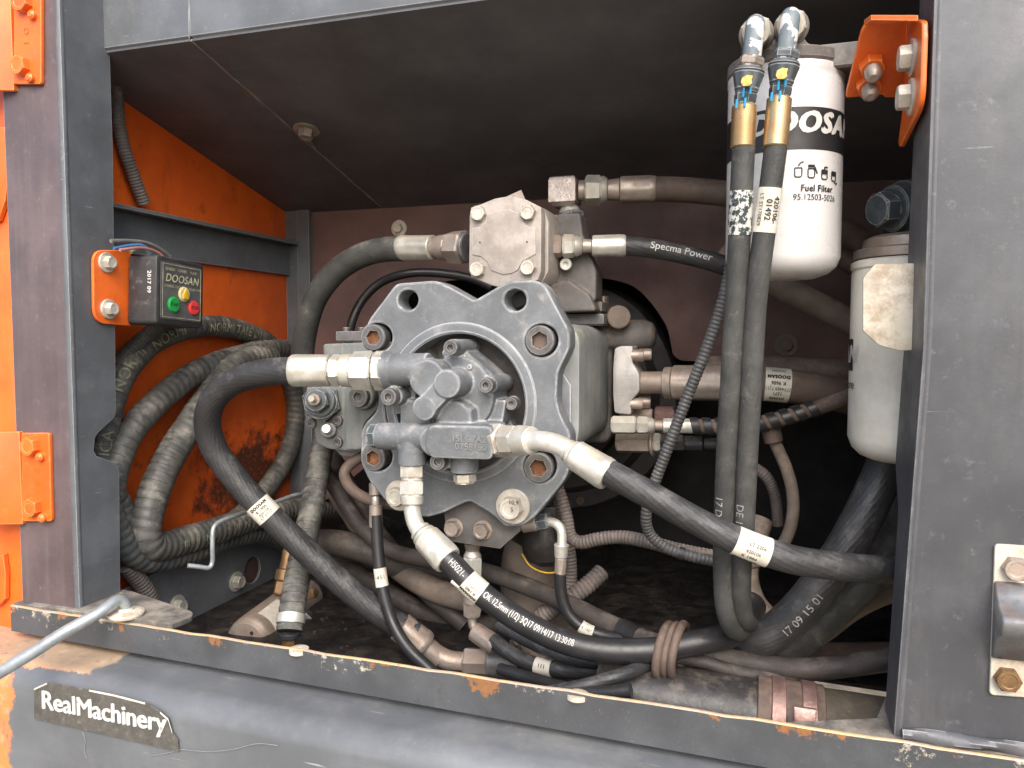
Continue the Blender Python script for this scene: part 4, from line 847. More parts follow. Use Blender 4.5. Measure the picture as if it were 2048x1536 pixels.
# long dusty hoses crossing behind
h = hose('return_hose', 'dusty brown hose slanting from under the pump to the tied bundle', [(640, 930, .36), (680, 990, .34), (720, 1050, .32), (780, 1100, .31), (860, 1120, .30), (960, 1140, .28), (1060, 1175, .26), (1150, 1215, .23), (1240, 1258, .20), (1320, 1290, .17), (1400, 1303, .165), (1480, 1322, .165), (1580, 1337, .165), (1690, 1332, .17), (1820, 1310, .18)], 15, RUBL)
sB = near_s(h, 1262, 1272); band(h, sB - .018, sB + .012, RUBSM, .0018, 'tape_wrap'); sB = near_s(h, 1385, 1302); band(h, sB - .018, sB + .01, RUBSM, .002, 'tape_wrap')
h = hose('return_hose', 'wide tan dusty hose crossing low behind the big looping hose', [(660, 960, .42), (700, 1020, .40), (750, 1090, .38), (810, 1145, .36), (870, 1180, .35), (960, 1205, .34)], 22, RUBT)
h = hose('return_hose', 'thick dark hose lying level below the coiled hose', [(600, 1090, .33), (660, 1085, .33), (730, 1100, .34), (800, 1130, .36), (900, 1150, .40)], 26, RUBL)
h = hose('return_hose', 'tapering tan hose passing through the bundle toward the big bend', [(1240, 1312, .17), (1330, 1300, .15), (1400, 1288, .165), (1460, 1278, .18), (1520, 1275, .2)], 16, RUBT)
h = hose('return_hose', 'thin black hose rising through the bundle from the lower left', [(1040, 1396, .07), (1110, 1383, .065), (1180, 1368, .07), (1250, 1347, .09), (1310, 1322, .128), (1370, 1302, .15), (1430, 1292, .16)], 13, RUBBER)
h = hose('return_hose', 'black hose ending in a rounded tail under the bundle', [(1000, 1338, .13), (1060, 1356, .11), (1120, 1374, .08), (1190, 1386, .062), (1262, 1381, .058)], 12, RUBSM)
hose('return_hose', 'black hose lying flat under the printed hose into the bundle', [(1000, 1250, .22), (1060, 1282, .20), (1130, 1312, .17), (1200, 1322, .15), (1280, 1314, .14), (1350, 1296, .15), (1420, 1278, .18), (1480, 1262, .2)], 14, RUBBER)
hose('return_hose', 'brown hose emerging right of the strap and running level to the post', [(1340, 1312, .15), (1400, 1322, .15), (1480, 1345, .15), (1560, 1352, .16), (1660, 1345, .17), (1830, 1322, .19)], 13, RUBL)
hose('return_hose', 'dark hose crossing steeply behind the thin banded hose', [(660, 905, .42), (690, 960, .40), (730, 1030, .38), (790, 1110, .37), (860, 1190, .36), (930, 1250, .36)], 17, RUBL)
hose('return_hose', 'dusty hose arching low across the dark floor behind the fittings', [(640, 1120, .40), (720, 1150, .40), (800, 1200, .40), (880, 1240, .39), (980, 1250, .38), (1080, 1235, .38)], 18, RUBL)
# strap round the bundle
t = thing('bundle_strap', 'dusty double rubber strap tying the hose bundle together', 'strap', P(1335, 1300, Y=.11))
for i, (x, mm) in enumerate(((1322, RUBR), (1336, RUBR), (1351, RUBR))):
    pts = []
    for k in range(13):
        a = 2 * math.pi * k / 12; c = P(x + 6, 1300, Y=.135); pts.append(c + Vector((.005 * math.cos(a) + .003 * math.sin(a), .032 * math.cos(a), .0285 * math.sin(a))))
    part('strap_loop', tube_mesh(Path(pts, .003), .0052 if i != 1 else .0042, 12), mm, t)

# twin vertical hoses hanging from the filter head
def twin(xs, label, top, foil):
    h = hose('fuel_hose', label, [(*q[:2], q[2]) for q in xs], 22.5, RUBD, group='twin fuel hoses')
    a, b = top; yb = .052
    o = P(a + 8, b + 26, Y=.10); e = P(a + 4, b - 4, Y=.034)
    fit(h.root, P(a + 3, b + 20, Y=.115), P(a + 2, b + 10, Y=.050), [('bulkhead_ring', 0, .35, 33, 33, 'c', DIRTCAST), ('thread', .35, .6, 27, 27, 'c', ZDUST), ('port_nut', .6, 1, 29, 29, 'h', CREAMBOLT)])
    pt = Path([P(a + 3, b + 10, Y=.060), P(a + 1, b - 4, Y=.044), P(a, b + 3, Y=.032), P(a - 3, b + 30, Y=.030), P(a - 8, b + 75, Y=.031)], .0025); part('elbow_tube', tube_mesh(pt, .0088, 24), FLAKE, h.root)
    fit(h.root, P(a - 6, b + 62, Y=.031), P(a - 12, b + 92, Y=.032), [('lock_nut', 0, .7, 26, 26, 'h', foil), ('stem', .7, 1, 19, 19, 'c', BLUEG)])
    fit(h.root, P(a - 11, b + 84, Y=.032), P(a - 18, b + 135, Y=.033), [('coupling_nut', 0, .2, 27, 31, 'c', BLUEG), ('nut_skirt', .2, .98, 31, 24, 'o', BLUEG)])
    fit(h.root, P(a - 18, b + 133, Y=.033), P(a - 21, b + 160, Y=.033), [('hex', 0, .92, 23, 22, 'h', BLUEG)])
    fit(h.root, P(a - 21, b + 159, Y=.033), P(xs[0][0] - 3, xs[0][1] + 14, Y=xs[0][2]), [('ferrule', 0, 1, 24.5, 24.5, 'c', GOLD)])
    for dx, dy, l in ((-14, 122, 20), (0, 112, 24), (-28, 147, 17), (-11, 144, 18)):
        p0 = P(a - 8 + dx, b + dy, Y=.0185 if dy < 130 else .0195); p1 = P(a - 10 + dx, b + dy + l, Y=.0205 if dy < 130 else .0195)
        mb = MB(); mb.lathe(axisM(p0, p1 - p0), [(0, .0012), ((p1 - p0).length, .0012)], 8); part('paint_mark', mb.mesh('paint_mark'), INKB, h.root)
    p0 = P(a - 18, b + 110, Y=.0165); mb = MB(); mb.prism(axisM(p0, (-.1, -1, .15)), [(-.005, -.003), (-.003, -.0055), (.001, -.005), (.0042, -.006), (.0055, -.001), (.0035, .0035), (-.001, .0045), (-.0045, .0025)], -.002, .0006); part('paint_mark', mb.mesh('paint_mark'), INKO, h.root)
    return h
h1 = twin([(1488, 282, .034), (1484, 360, .036), (1479, 470, .04), (1472, 600, .046), (1463, 750, .054), (1454, 900, .064), (1448, 1050, .074), (1447, 1150, .082), (1451, 1215, .088), (1462, 1250, .10), (1474, 1262, .13), (1484, 1262, .17)], 'left of two hanging fuel hoses with torn foil label, in front of the white filter', (1510, 52), ZDUST)
h2 = twin([(1553, 282, .030), (1543, 360, .034), (1528, 470, .038), (1512, 600, .044), (1503, 750, .052), (1495, 900, .062), (1488, 1050, .072), (1482, 1150, .08), (1482, 1200, .086), (1486, 1232, .10), (1492, 1243, .13), (1497, 1245, .17)], 'right of two hanging fuel hoses with readable paper label, in front of the white filter', (1580, 38), BLUEG)
sB = near_s(h1, 1481, 424); band(h1, sB - .021, sB + .021, TORN)
sB = near_s(h2, 1538, 423); band(h2, sB - .021, sB + .021, PAPER)
for dz, tx, bo in ((.68, '420106-', .0001), (.06, '01492', .0002), (-.62, 'LT ST170829', 0)): path_text(h2.path, h2.r + .0006, tx, sB, .0076 if bo else .0056, INKK, h2.root, bold=bo, ang=-dz, name='label_print')
path_text(h1.path, h1.r, '17 DE 13 05', near_s(h1, 1456, 1040), .011, INKG, h1.root, ang=.6); path_text(h2.path, h2.r, 'DE 12 02', near_s(h2, 1496, 1040), .011, INKG, h2.root, ang=.5)

# ------------------------------------------------------------------ right side: brackets and filters
t = thing('filter_head', 'dark dusty filter head and cross bar above the white filter', 'filter head', P(1560, 130, Y=.14))
fa = P(1570, 200, Y=.14); AX = fa.x; ZT = P(1578, 150, Y=.14).z; ZBt = P(1570, 552, Y=.09).z
mb = MB(); p0 = P(1590, 88, Y=.10); p1 = P(1712, 118, Y=.10); mb.box((P(1500, 100, Y=.10).x, .100, p1.z - .006), (.128, .135, p0.z - .003), .002); part('cross_bar', mb.mesh('cross_bar'), DIRTCAST, t)
mb = MB(); mb.lathe(Matrix.Translation((AX, .14, ZT - .004)), [(0, .058), (.004, .0605), (.014, .060), (.018, .050)], 40); part('head_disc', mb.mesh('head_disc'), DIRTCAST, t)
mb = MB(); p = P(1545, 92, Y=.105); mb.prism(FY(.098), rpoly(py2([(1480, 66), (1530, 62), (1545, 80), (1552, 58), (1606, 55), (1612, 84), (1640, 92), (1640, 120), (1490, 140)], .098), .005), -.04, 0, .003); part('port_block', mb.mesh('port_block'), DIRTCAST, t)
t = thing('fuel_filter', 'white fuel filter canister with black band hanging behind the twin hoses', 'fuel filter', (AX, .14, ZBt), 'spin on filters')
rf_ = .0590; H = ZT - ZBt
mb = MB(); mb.lathe(Matrix.Translation((AX, .14, ZBt)), [(0, .020), (.0008, .035), (.005, .047), (.012, .055), (.022, rf_), (H - .016, rf_), (H - .013, .0585), (H - .011, rf_ + .0005), (H - .004, rf_ + .0005), (H, .056)], 64); part('canister', mb.mesh('canister', 40), WHITE, t)
def on_cyl(me, cx, cyy, r, zc, a0):
    for v in me.vertices:
        a = a0 + v.co.x / r; q = r + v.co.z; v.co = Vector((cx + q * math.sin(a), cyy - q * math.cos(a), zc + v.co.y))
    me.update(); return me
zb0 = P(1640, 297, Y=.085).z; zb1 = P(1640, 211, Y=.085).z
mb = MB(); mb.lathe(Matrix.Translation((AX, .14, zb0)), [(0, rf_ + .0003), (zb1 - zb0, rf_ + .0003)], 64, cap=False); part('black_band', mb.mesh('black_band'), INKK, t)
def filt_text(nm, body, px, py, size, bold, shear, m_, sx=1.0):
    p = P(px, py, Y=.095); a0 = math.asin(max(-1, min(1, (p.x - AX) / rf_))); me = text_mesh(body, size, bold, shear); me.transform(Matrix.Diagonal((sx, 1, 1, 1)))
    return part(nm, on_cyl(me, AX, .14, rf_ + .0008, p.z, a0), m_, t)
filt_text('lettering', 'DOOSAN', 1627, 250, .0285, .0019, .22, INKW, .98)
filt_text('lettering', 'Fuel Filter', 1635, 379, .0092, .0003, 0, INKK, .92); filt_text('lettering', '95.12503-5026', 1632, 397, .0086, 0, 0, INKK, .95)
def strokes(pts, wd=.0006):
    mb = MB()
    for (x0, y0), (x1, y1) in zip(pts[:-1], pts[1:]):
        d = Vector((x1 - x0, y1 - y0)); n_ = Vector((-d.y, d.x)).normalized() * wd; q = [(x0 + n_.x, y0 + n_.y), (x0 - n_.x, y0 - n_.y), (x1 - n_.x, y1 - n_.y), (x1 + n_.x, y1 + n_.y)]
        mb.prism(Matrix(), q, 0, .0001)
    return mb
for k, px in enumerate((1595, 1621, 1648, 1668)):
    p = P(px, 350, Y=.095); a0 = math.asin((p.x - AX) / rf_); w_, h_ = .0035, .0045
    mb = strokes([(-w_, h_), (-w_, -h_ * .7), (-w_ * .6, -h_), (w_ * .6, -h_), (w_, -h_ * .7), (w_, h_), (-w_, h_)])
    ex = [[(0, h_ + .002), (.002, h_ + .005), (.005, h_ + .006)], [(-w_, h_ + .002), (w_, h_ + .002), (w_ + .003, 0)], [(0, h_ * .4), (0, h_ + .003), (.004, h_ + .003)], [(.001, -h_), (.004, -h_ - .003), (.006, -h_ - .001)]][k]
    m2 = strokes(ex, .0007); mb.add(m2.v, m2.f); 
    if k: m3 = MB(); m3.prism(Matrix(), [(-w_, h_ * .1), (w_, h_ * .1), (w_, h_), (-w_, h_)] if k != 1 else [(-w_, h_ + .002), (w_, h_ + .002), (w_, h_ + .004), (-w_, h_ + .004)], 0, .0001); mb.add(m3.v, m3.f)
    me = mb.mesh('pictogram'); part('pictogram', on_cyl(me, AX, .14, rf_ + .0007, p.z, a0), INKK, t)
# second filter
c2 = Vector((.1625, .185, 0)); z2t = P(1770, 512, Y=.135).z; z2b = P(1770, 934, Y=.135).z; H = z2t - z2b
t = thing('fuel_filter', 'cream filter canister half hidden behind the right post', 'fuel filter', (c2.x, c2.y, z2b), 'spin on filters')
mb = MB(); mb.lathe(Matrix.Translation((c2.x, c2.y, z2b)), [(0, .02), (.001, .035), (.006, .047), (.014, .055), (.026, .0595), (H - .014, .0595), (H - .011, .0585), (H - .009, .0605), (H - .003, .0605), (H, .056)], 64); part('canister', mb.mesh('canister', 40), CREAM, t)
zb1 = P(1718, 678, Y=.17).z; zb0 = P(1718, 742, Y=.17).z
me = bpy.data.meshes.new('black_band'); mb = MB(); vs = []; fs = []
for k in range(9):
    a = R(-140 + 65 * k / 8); 
    for z in (zb0, zb1): vs.append((c2.x + .0598 * math.sin(a), c2.y - .0598 * math.cos(a), z))
for k in range(8): fs.append((2 * k, 2 * k + 2, 2 * k + 3, 2 * k + 1))
mb.add(vs, fs); part('black_band', mb.mesh('black_band'), INKK, t)
me = text_mesh('DOOSAN', .027, .0018, .22); part('lettering', on_cyl(me, c2.x, c2.y, .0603, (zb0 + zb1) / 2, R(-126)), INKW, t)
me = text_mesh('Hycore', .0135, .0002); part('lettering', on_cyl(me, c2.x, c2.y, .0603, P(1716, 770, Y=.17).z, R(-90)), INKK, t)
mb = MB(); mb.lathe(Matrix.Translation((c2.x, c2.y, z2t)), [(.001, .058), (.010, .058), (.0115, .055), (.0125, .050), (.022, .048), (.026, .040)], 48); part('filter_lid', mb.mesh('filter_lid'), ZDUST, t)
t = thing('banjo_fitting', 'grey banjo bolt and washers above the cream filter', 'fitting', P(1790, 420, Y=.17))
fit(t, P(1752, 420, Y=.15), P(1850, 412, Y=.185), [('hex_head', 0, .30, 35, 35, 'h', BLUEG), ('washer', .30, .46, 46, 46, 'c', BLUEG), ('banjo_ring', .50, .95, 54, 56, 'c', BLUEG)])
fit(t, P(1748, 408, Y=.20), P(1800, 404, Y=.22), [('rear_bolt', 0, 1, 21, 21, 'c', RUBR)])
mb = MB(); p = P(1775, 480, Y=.21); mb.box((p.x - .008, .20, z2t + .01), (p.x + .02, .22, z2t + .075), .002); part('mount_tab', mb.mesh('mount_tab'), DIRTCAST, t)
t = thing('catch_plate', 'stained off-white plate with clipped corners in front of the cream filter', 'plate', P(1780, 610, Y=.06))
mb = MB(); mb.prism(FY(.052), rpoly(py2([(1750, 528), (1829, 526), (1828, 700), (1800, 702), (1757, 690), (1726, 662), (1726, 556)], .052), .002), -.004, 0, .001); part('plate_sheet', mb.mesh('plate_sheet'), LIDW, t)
# orange angle bracket on the right post
t = thing('angle_bracket', 'orange angle bracket with two bolts and two painted nuts on the right post', 'bracket', P(1800, 150, Y=.05))
fa_ = px2([(1842, 45), (1838, 40), (1812, 44), (1806, 60), (1806, 250), (1774, 331), (1784, 330), (1832, 240), (1840, 180)], .138)
oa = [(.001, P(1843, 70, Y=0).z), (.004, P(1838, 44, Y=.004).z), (.020, P(1835, 40, Y=.02).z), (.082, P(1815, 40, Y=.082).z), (.082, P(1800, 200, Y=.08).z), (.106, P(1772, 331, X=.138).z), (.096, P(1780, 331, X=.138).z), (.002, P(1830, 240, X=.138).z)]
part('side_leaf', plate(rpoly(oa, [.004, .004, .01, .004, .004, .003, .003, .02]), [], .005, .0015), ORANGE, t, FX(.1385))
la, lb = P(1768, 42, Y=.042), P(1750, 197, Y=.105); lu = Vector((0, la.y - lb.y, la.z - lb.z)).normalized(); ln = Vector((1, 0, 0)).cross(lu).normalized()
Ml = Matrix((Vector((1, 0, 0)), lu, ln)).transposed().to_4x4(); Ml.translation = la
def on_leaf(px, py):
    d = (P(px, py, Y=.05) - CAM); q = CAM + d * ((la - CAM).dot(ln) / d.dot(ln)); v = Ml.inverted() @ q; return (v.x, v.y), q
ob = [on_leaf(*q)[0] for q in [(1722, 62), (1736, 42), (1815, 40), (1815, 196), (1770, 196), (1766, 190), (1690, 197), (1694, 178)]]
part('front_leaf', plate(rpoly(ob, [.012, .012, 0, .004, .01, .004, .004, .01]), [], .005, .0015), ORANGE, t, Ml)
q_ = [P(1728, 50, Y=.046), P(1815, 40, Y=.046), P(1836, 41, Y=.010), P(1742, 40, Y=.030)]
mb = MB(); mb.add(q_ + [q + Vector((0, 0, .0045)) for q in q_], [(0, 1, 2, 3), (4, 5, 6, 7), (0, 1, 5, 4), (1, 2, 6, 5), (2, 3, 7, 6), (3, 0, 4, 7)]); part('top_lip', mb.mesh('top_lip'), ORANGE, t)
for a, b in ((1744, 128), (1738, 166)):
    o = on_leaf(a, b)[1]; put('weld_nut', hexbolt(.0118, .010), ORANGE, t, o, ln, .4); mb = MB()
    mb.lathe(Matrix(), [(q * .0013 + .004, .0068 if q % 2 else .0076) for q in range(14)] + [(.0235, .004)], 18); part('stud', mb.mesh('stud'), ZDUST, t, axisM(o, ln))
for a, b in ((1822, 125), (1818, 205)):
    o = P(a, b, X=.1335); put('hex_bolt', hexbolt(.0115, .010, .0165, .003), CREAMBOLT, t, Vector((.1335, .035, o.z)), (-1, 0, 0), .5)
# latch striker
t = thing('latch_striker', 'galvanised striker plate with two rusty bolts and bent bar on the right post', 'latch', P(2027, 1240, Y=-.004))
part('striker_plate', plate(rpoly(py2([(1990, 1088), (2120, 1096), (2110, 1400), (1979, 1390)], -.004), .004), [], .004, .001), LIDW, t, FY(-.0042))
for a, b in ((2029, 1135), (2013, 1356)): put('hex_bolt', hexbolt(.0105, .008), ZDUST if b < 1200 else BRASS, t, P(a, b, Y=-.0042), (0, -1, 0), .5)
z1 = P(2000, 1166, Y=-.01).z; z0 = P(2000, 1322, Y=-.01).z; x0 = P(1988, 1240, Y=-.01).x; hh = z1 - z0
prof = [(-.0045, z1), (-.0045, z0), (-.010, z0 + .002), (-.016, z0 + hh * .30), (-.030, z0 + hh * .42), (-.034, z0 + hh * .62), (-.030, z0 + hh * .68), (-.022, z0 + hh * .72), (-.014, z0 + hh * .86), (-.008, z1 - .001)]
mb = MB(); mb.prism(Matrix(((0, 1, 0), (0, 0, 1), (1, 0, 0))).transposed().to_4x4(), prof, x0, x0 + .08, .0015)
part('striker_bar', mb.mesh('striker_bar', 50), mat('polished_steel', (.33, .33, .33), (.22, .21, .21), (.28, .20, .16), .35, 30, (.25, .5), metal=.6, bump=.1), t)

# ------------------------------------------------------------------ refuelling control box on the left post
t = thing('control_box', 'black control box with green start and red stop buttons on an orange plate', 'control box', P(320, 575, X=-.80))
xp = -.8055
o_ = px2([(186, 500), (262, 500), (262, 652), (188, 646)], xp)
part('mount_plate', plate(rpoly(o_, [.016, 0, 0, .020], 6), [], .004, .0012), ORANGE, t, FX(xp))
for a, b in ((212, 525), (216, 618)): put('hex_bolt', hexbolt(.0085, .008, .0132, .003), CREAMBOLT, t, P(a, b, X=xp), (1, 0, 0), .4)
# box stands on the plate and is tilted a few degrees
c0 = P(252, 576, Y=.085); z0 = P(312, 648, Y=.085).z; z1 = P(312, 508, Y=.085).z; x1 = P(313, 576, Y=.085).x
Mb = Matrix.Translation((c0.x, .085, (z0 + z1) / 2)) @ Matrix.Rotation(R(-3.2), 4, 'X')
D_ = x1 - c0.x; Hh = (z1 - z0) / 2; Wd = .092
mb = MB(); mb.prism(Matrix(((0, 1, 0), (0, 0, 1), (1, 0, 0))).transposed().to_4x4(), rpoly([(0, -Hh), (Wd, -Hh), (Wd, Hh), (0, Hh)], .006, 4), .0002, D_, .004)
box = part('box_shell', mb.mesh('box_shell', 40), BPLAST, t, Mb)
Mf = Mb @ FX(D_)
part('face_panel', plate(rpoly([(.007, -Hh + .008), (Wd - .006, -Hh + .008), (Wd - .006, Hh - .007), (.007, Hh - .007)], .003), [], .001, .0003), FACE, t, Mf @ FZ(.0006))
cx = Wd / 2 + .001; Mt = Mf @ FZ(.0012)
def bx_t(nm, body, x, z, size, bold=0, shear=0, m_=INKY, sx=1.0, par=t, hgt=0.0): return flat_text(nm, body, size, Mt @ Matrix.Translation((x, z, hgt)), m_, par, bold, shear, .0003, sx)
bx_t('lettering', 'DOOSAN', cx - .001, Hh - .0285, .0150, .0003, .22, INKY, .97)
bx_t('lettering', 'CONTROL UNIT FOR FUEL FILLER PUMP', cx, Hh - .0395, .0048, 0, 0, INKY, .82)
for tx, dx in (('SENSOR', -.023), ('POWER', 0), ('PUMP', .022)): bx_t('lettering', tx, cx + dx - .001, Hh - .0165, .0052, 0, 0, INKY, .95)
fr = MB(); a_, b_, c_, d_ = .0095, Wd - .0085, -Hh + .0105, Hh - .0095
for q in ([(a_, c_), (b_, c_), (b_, c_ + .0006), (a_, c_ + .0006)], [(a_, d_ - .0006), (b_, d_ - .0006), (b_, d_), (a_, d_)], [(a_, c_), (a_ + .0006, c_), (a_ + .0006, d_), (a_, d_)], [(b_ - .0006, c_), (b_, c_), (b_, d_), (b_ - .0006, d_)]): fr.prism(Mt, q, 0, .0002)
part('printed_border', fr.mesh('printed_border'), INKY, t)
def button(nm, x, z, r, m_): mb = MB(); mb.lathe(Matrix(), [(-.0004, r * 1.1), (.0005, r * 1.1), (.0007, r), (.0016, r), (.0022, r * .93), (.0023, r * .6)], 32); return part(nm, mb.mesh(nm), m_, t, Mt @ Matrix.Translation((x, z, 0)))
g1 = button('start_button', cx - .0165, -Hh + .0285, .0100, GREEN); bx_t('lettering', 'START', cx - .0165, -Hh + .0285, .0062, .0001, 0, INKK, .95, g1, .0023)
g2 = button('stop_button', cx + .0225, -Hh + .0275, .0094, RED); bx_t('lettering', 'STOP', cx + .0225, -Hh + .0275, .0062, .0001, 0, INKK, .95, g2, .0023)
k1 = button('selector_knob', cx + .003, -.0015, .0096, mat('knob_rim', (.62, .56, .32), (.5, .44, .22), (.6, .55, .4), .3, 80, (.3, .5)))
mb = MB(); mb.prism(Mt @ Matrix.Translation((cx + .003, -.0015, 0)), rpoly([(-.0052, -.007), (.0052, -.007), (.0062, -.002), (.001, .008), (-.001, .008), (-.0062, -.002)], .001), .0023, .0045, .0008); part('knob_grip', mb.mesh('knob_grip'), YELLOW, k1)
flat_text('date_stamp', '2017 09', .0085, Mb @ FY(0) @ Matrix.Translation((D_ * .76, Hh * .22, 0)) @ Matrix.Rotation(R(-90), 4, 'Z'), INKW, t, .0003, 0, .0004)
for i, (pts, m_) in enumerate((([(222, 482), (262, 482), (300, 488), (330, 505), (340, 514)], WIREG), ([(228, 497), (262, 491), (288, 492), (300, 508)], BLUEW), ([(262, 505), (275, 498), (290, 500), (296, 510)], GREENW), ([(240, 500), (285, 496), (315, 505), (324, 512)], PINKW))):
    ps = [P(a, b, X=-.795 + .006 * i) for a, b in pts]; part('wire', tube_mesh(Path(ps, .003), .0027 if i == 0 else .0021, 10), m_, t)

# ------------------------------------------------------------------ coiled refuelling hose beside the orange wall
XC = -.845
def cpts(l, x=XC): return [(a, b, dict(X=x + (c[0] if c else 0))) for a, b, *c in l]
coil = thing('coiled_hose', 'black coiled refuelling hose with pale yellow print hanging by the orange wall', 'hose', P(430, 650, X=XC), None)
CR = lambda: None
def loop(l, rpx, m, x=XC, corr=(.0125, .085, True), at=2):
    q = hose('', '', cpts(l, x), rpx, m, parent=coil, pname='hose_loop', corr=corr, seg=22, at=at, rnd=.02); return q
lA = loop([(196, 980), (205, 910), (214, 850), (228, 790), (255, 735), (300, 688), (360, 660), (420, 652), (485, 662), (540, 690), (575, 740), (590, 800), (588, 860), (572, 915), (545, 960), (505, 1010), (470, 1040)], 25, COIL, -.862)
lB = loop([(218, 1000), (226, 950), (242, 900), (268, 855), (310, 808), (365, 762), (425, 730), (480, 712), (540, 700), (590, 705), (625, 740)], 27, COIL, -.848)
lC = loop([(540, 716), (490, 722), (452, 748), (424, 786), (388, 838), (345, 905), (312, 975), (296, 1030), (290, 1070), (302, 1092), (330, 1092), (372, 1080), (430, 1062), (490, 1042), (560, 1025), (640, 1020), (760, 1050), (860, 1090)], 27, COIL, -.825, at=3)
lD = loop([(210, 960), (238, 1010), (252, 1050), (275, 1080), (300, 1096)], 24, COIL, -.85, at=1)
lE = loop([(200, 960), (218, 1030), (246, 1088), (285, 1116), (330, 1117), (385, 1102), (440, 1080), (500, 1066), (550, 1072), (590, 1098), (615, 1130)], 27, COILB, -.838, at=3)
lF = loop([(655, 830), (650, 870, .004), (640, 920, .01), (630, 980, .02), (618, 1040, .03), (606, 1100, .04), (594, 1160, .05), (585, 1215, .06), (579, 1262, .065)], 23, COIL, -.665, at=3)
lG = loop([(250, 1130), (285, 1170), (305, 1215), (312, 1270), (310, 1330)], 16, CONDT, -.85, (.006, .12))
path_text(lA.path, lA.r, 'NORMI', near_s(lA, 322, 676), .021, INKD, coil, bold=.0004, sx=1.05, raise_=.0012, ang=.25)
path_text(lA.path, lA.r, 'NORMI TALE D19', near_s(lA, 462, 657), .019, INKD, coil, bold=.0002, sx=1.0, raise_=.0012, ang=0)
path_text(lA.path, lA.r, 'NORMI', near_s(lA, 250, 742), .021, INKD, coil, bold=.0004, raise_=.0012, sx=1.05, ang=.1)
path_text(lA.path, lA.r, 'ICA', near_s(lA, 206, 890), .022, INKD, coil, raise_=.0012, ang=.2)
for px, py in ((350, 1086), (372, 1080), (392, 1073), (412, 1067), (434, 1060), (455, 1053), (472, 1048), (492, 1041), (512, 1036)):
    path_text(lC.path, lC.r, random.choice(['II', 'I', 'III', 'N']), near_s(lC, px, py), .015, INKD, coil, bold=.0004, raise_=.0012, ang=.3, name='print_band')
sB = lF.path.L - .012; q = tube_mesh(lF.path, lF.r + .0016, 28, s0=sB - .010, s1=sB + .002); part('hose_clamp', q, ZINC, coil)
e0 = lF.path.at(lF.path.L)[0]
fit(coil, e0 + Vector((0, 0, -.0005)), e0 + Vector((-.001, 0, -.022)), [('hose_collar', 0, .35, 22, 22, 'c', RUBSM), ('hose_tail', .35, 1, 14, 14, 'h', BRASS)])
# fuel transfer pump lying on the floor
t = thing('transfer_pump', 'small dusty cylindrical fuel transfer pump lying behind the sill', 'fuel pump', P(510, 1270, Y=.14))
A_ = P(490, 1288, Y=.235); B_ = P(612, 1192, Y=.42); M_ = axisM(A_, B_ - A_); L_ = (B_ - A_).length; k = S(A_)
mb = MB(); mb.lathe(M_, [(0, 30 * k), (.002, 42 * k), (.008, 46 * k), (.010, 44 * k), (.013, 47 * k), (.02, 48 * k), (L_ * .72, 48 * k), (L_ * .74, 44 * k), (L_, 43 * k)], 40); part('pump_barrel', mb.mesh('pump_barrel'), ZDUST, t)
mb = MB(); vs = []; fs = []
cu_ = (CAM - A_).normalized()
X_, Y_ = M_.col[0].to_3d(), M_.col[1].to_3d(); a0 = math.atan2(cu_.dot(Y_), cu_.dot(X_))
for i in range(9):
    a = a0 - .75 + 1.3 * i / 8
    for z in (.03, .085): vs.append(A_ + M_.col[2].to_3d() * z + (X_ * math.cos(a) + Y_ * math.sin(a)) * (48.6 * k))
for i in range(8): fs.append((2 * i, 2 * i + 1, 2 * i + 3, 2 * i + 2))
mb.add(vs, fs); part('rating_label', mb.mesh('rating_label'), PAPER, t)
for a in (.6, 2.6, 4.6):
    o = A_ + (X_ * math.cos(a) + Y_ * math.sin(a)) * (30 * k) ; put('dimple', capscrew(.0028, .0012, .5), VOID, t, o, -(B_ - A_), 0)
mb = MB(); mb.lathe(axisM(P(590, 1262, Y=.32), (.25, -1, .1)), [(-.03, .030), (-.004, .034), (0, .034), (.001, .030), (.0005, .018)], 32); part('impeller_cover', mb.mesh('impeller_cover'), BLACKOX, t)
fit(t, P(562, 1190, Y=.33), P(580, 1100, Y=.36), [('brass_hex', 0, .3, 17, 17, 'h', BRASS), ('brass_tee', .3, .55, 19, 19, 'c', BRASS), ('brass_stem', .55, 1, 14, 14, 'c', BRASS)])
fit(t, P(616, 1190, Y=.33), P(632, 1186, Y=.33), [('brass_plug', 0, 1, 10, 10, 'h', BRASS)])
# bent wire hook, prop rod
t = thing('wire_hook', 'grey bent wire hook standing in front of the coiled hose', 'hook', P(425, 1090, X=-.70))
ps = [P(a, b, X=x) for a, b, x in ((376, 1131, -.72), (402, 1134, -.71), (418, 1136, -.705), (424, 1128, -.704), (425, 1090, -.70), (427, 1056, -.70), (436, 1046, -.70), (475, 1030, -.70), (540, 1008, -.69), (597, 989, -.68), (606, 992, -.68), (609, 1010, -.68), (610, 1045, -.68))]
part('hook_wire', tube_mesh(Path(ps, .002), .0032, 12), GALV, t)
t = thing('prop_rod', 'galvanised prop rod hooked into the sill corner and running off to the lower left', 'rod', P(240, 1220, Y=.0))
Zr = 1.2085
w0 = P(252, 1228, Z=Zr + .001); ps = [Vector((w0.x, w0.y, Zr - .003)), Vector((w0.x, w0.y, Zr + .012)), w0 + Vector((-.004, -.006, .019)), P(205, 1222, Y=-.03), P(130, 1264, Y=-.065), P(60, 1308, Y=-.10), P(-20, 1356, Y=-.14), P(-90, 1398, Y=-.18)]
part('rod', tube_mesh(Path(ps, .003), .0072, 18), GALV, t)
mb = MB(); mb.lathe(Matrix.Translation((w0.x, w0.y, Zr)), [(-.001, .020), (.002, .0215), (.004, .021), (.0055, .017), (.006, .009), (.009, .0085)], 36); part('rod_washer', mb.mesh('rod_washer'), LIDW, t)

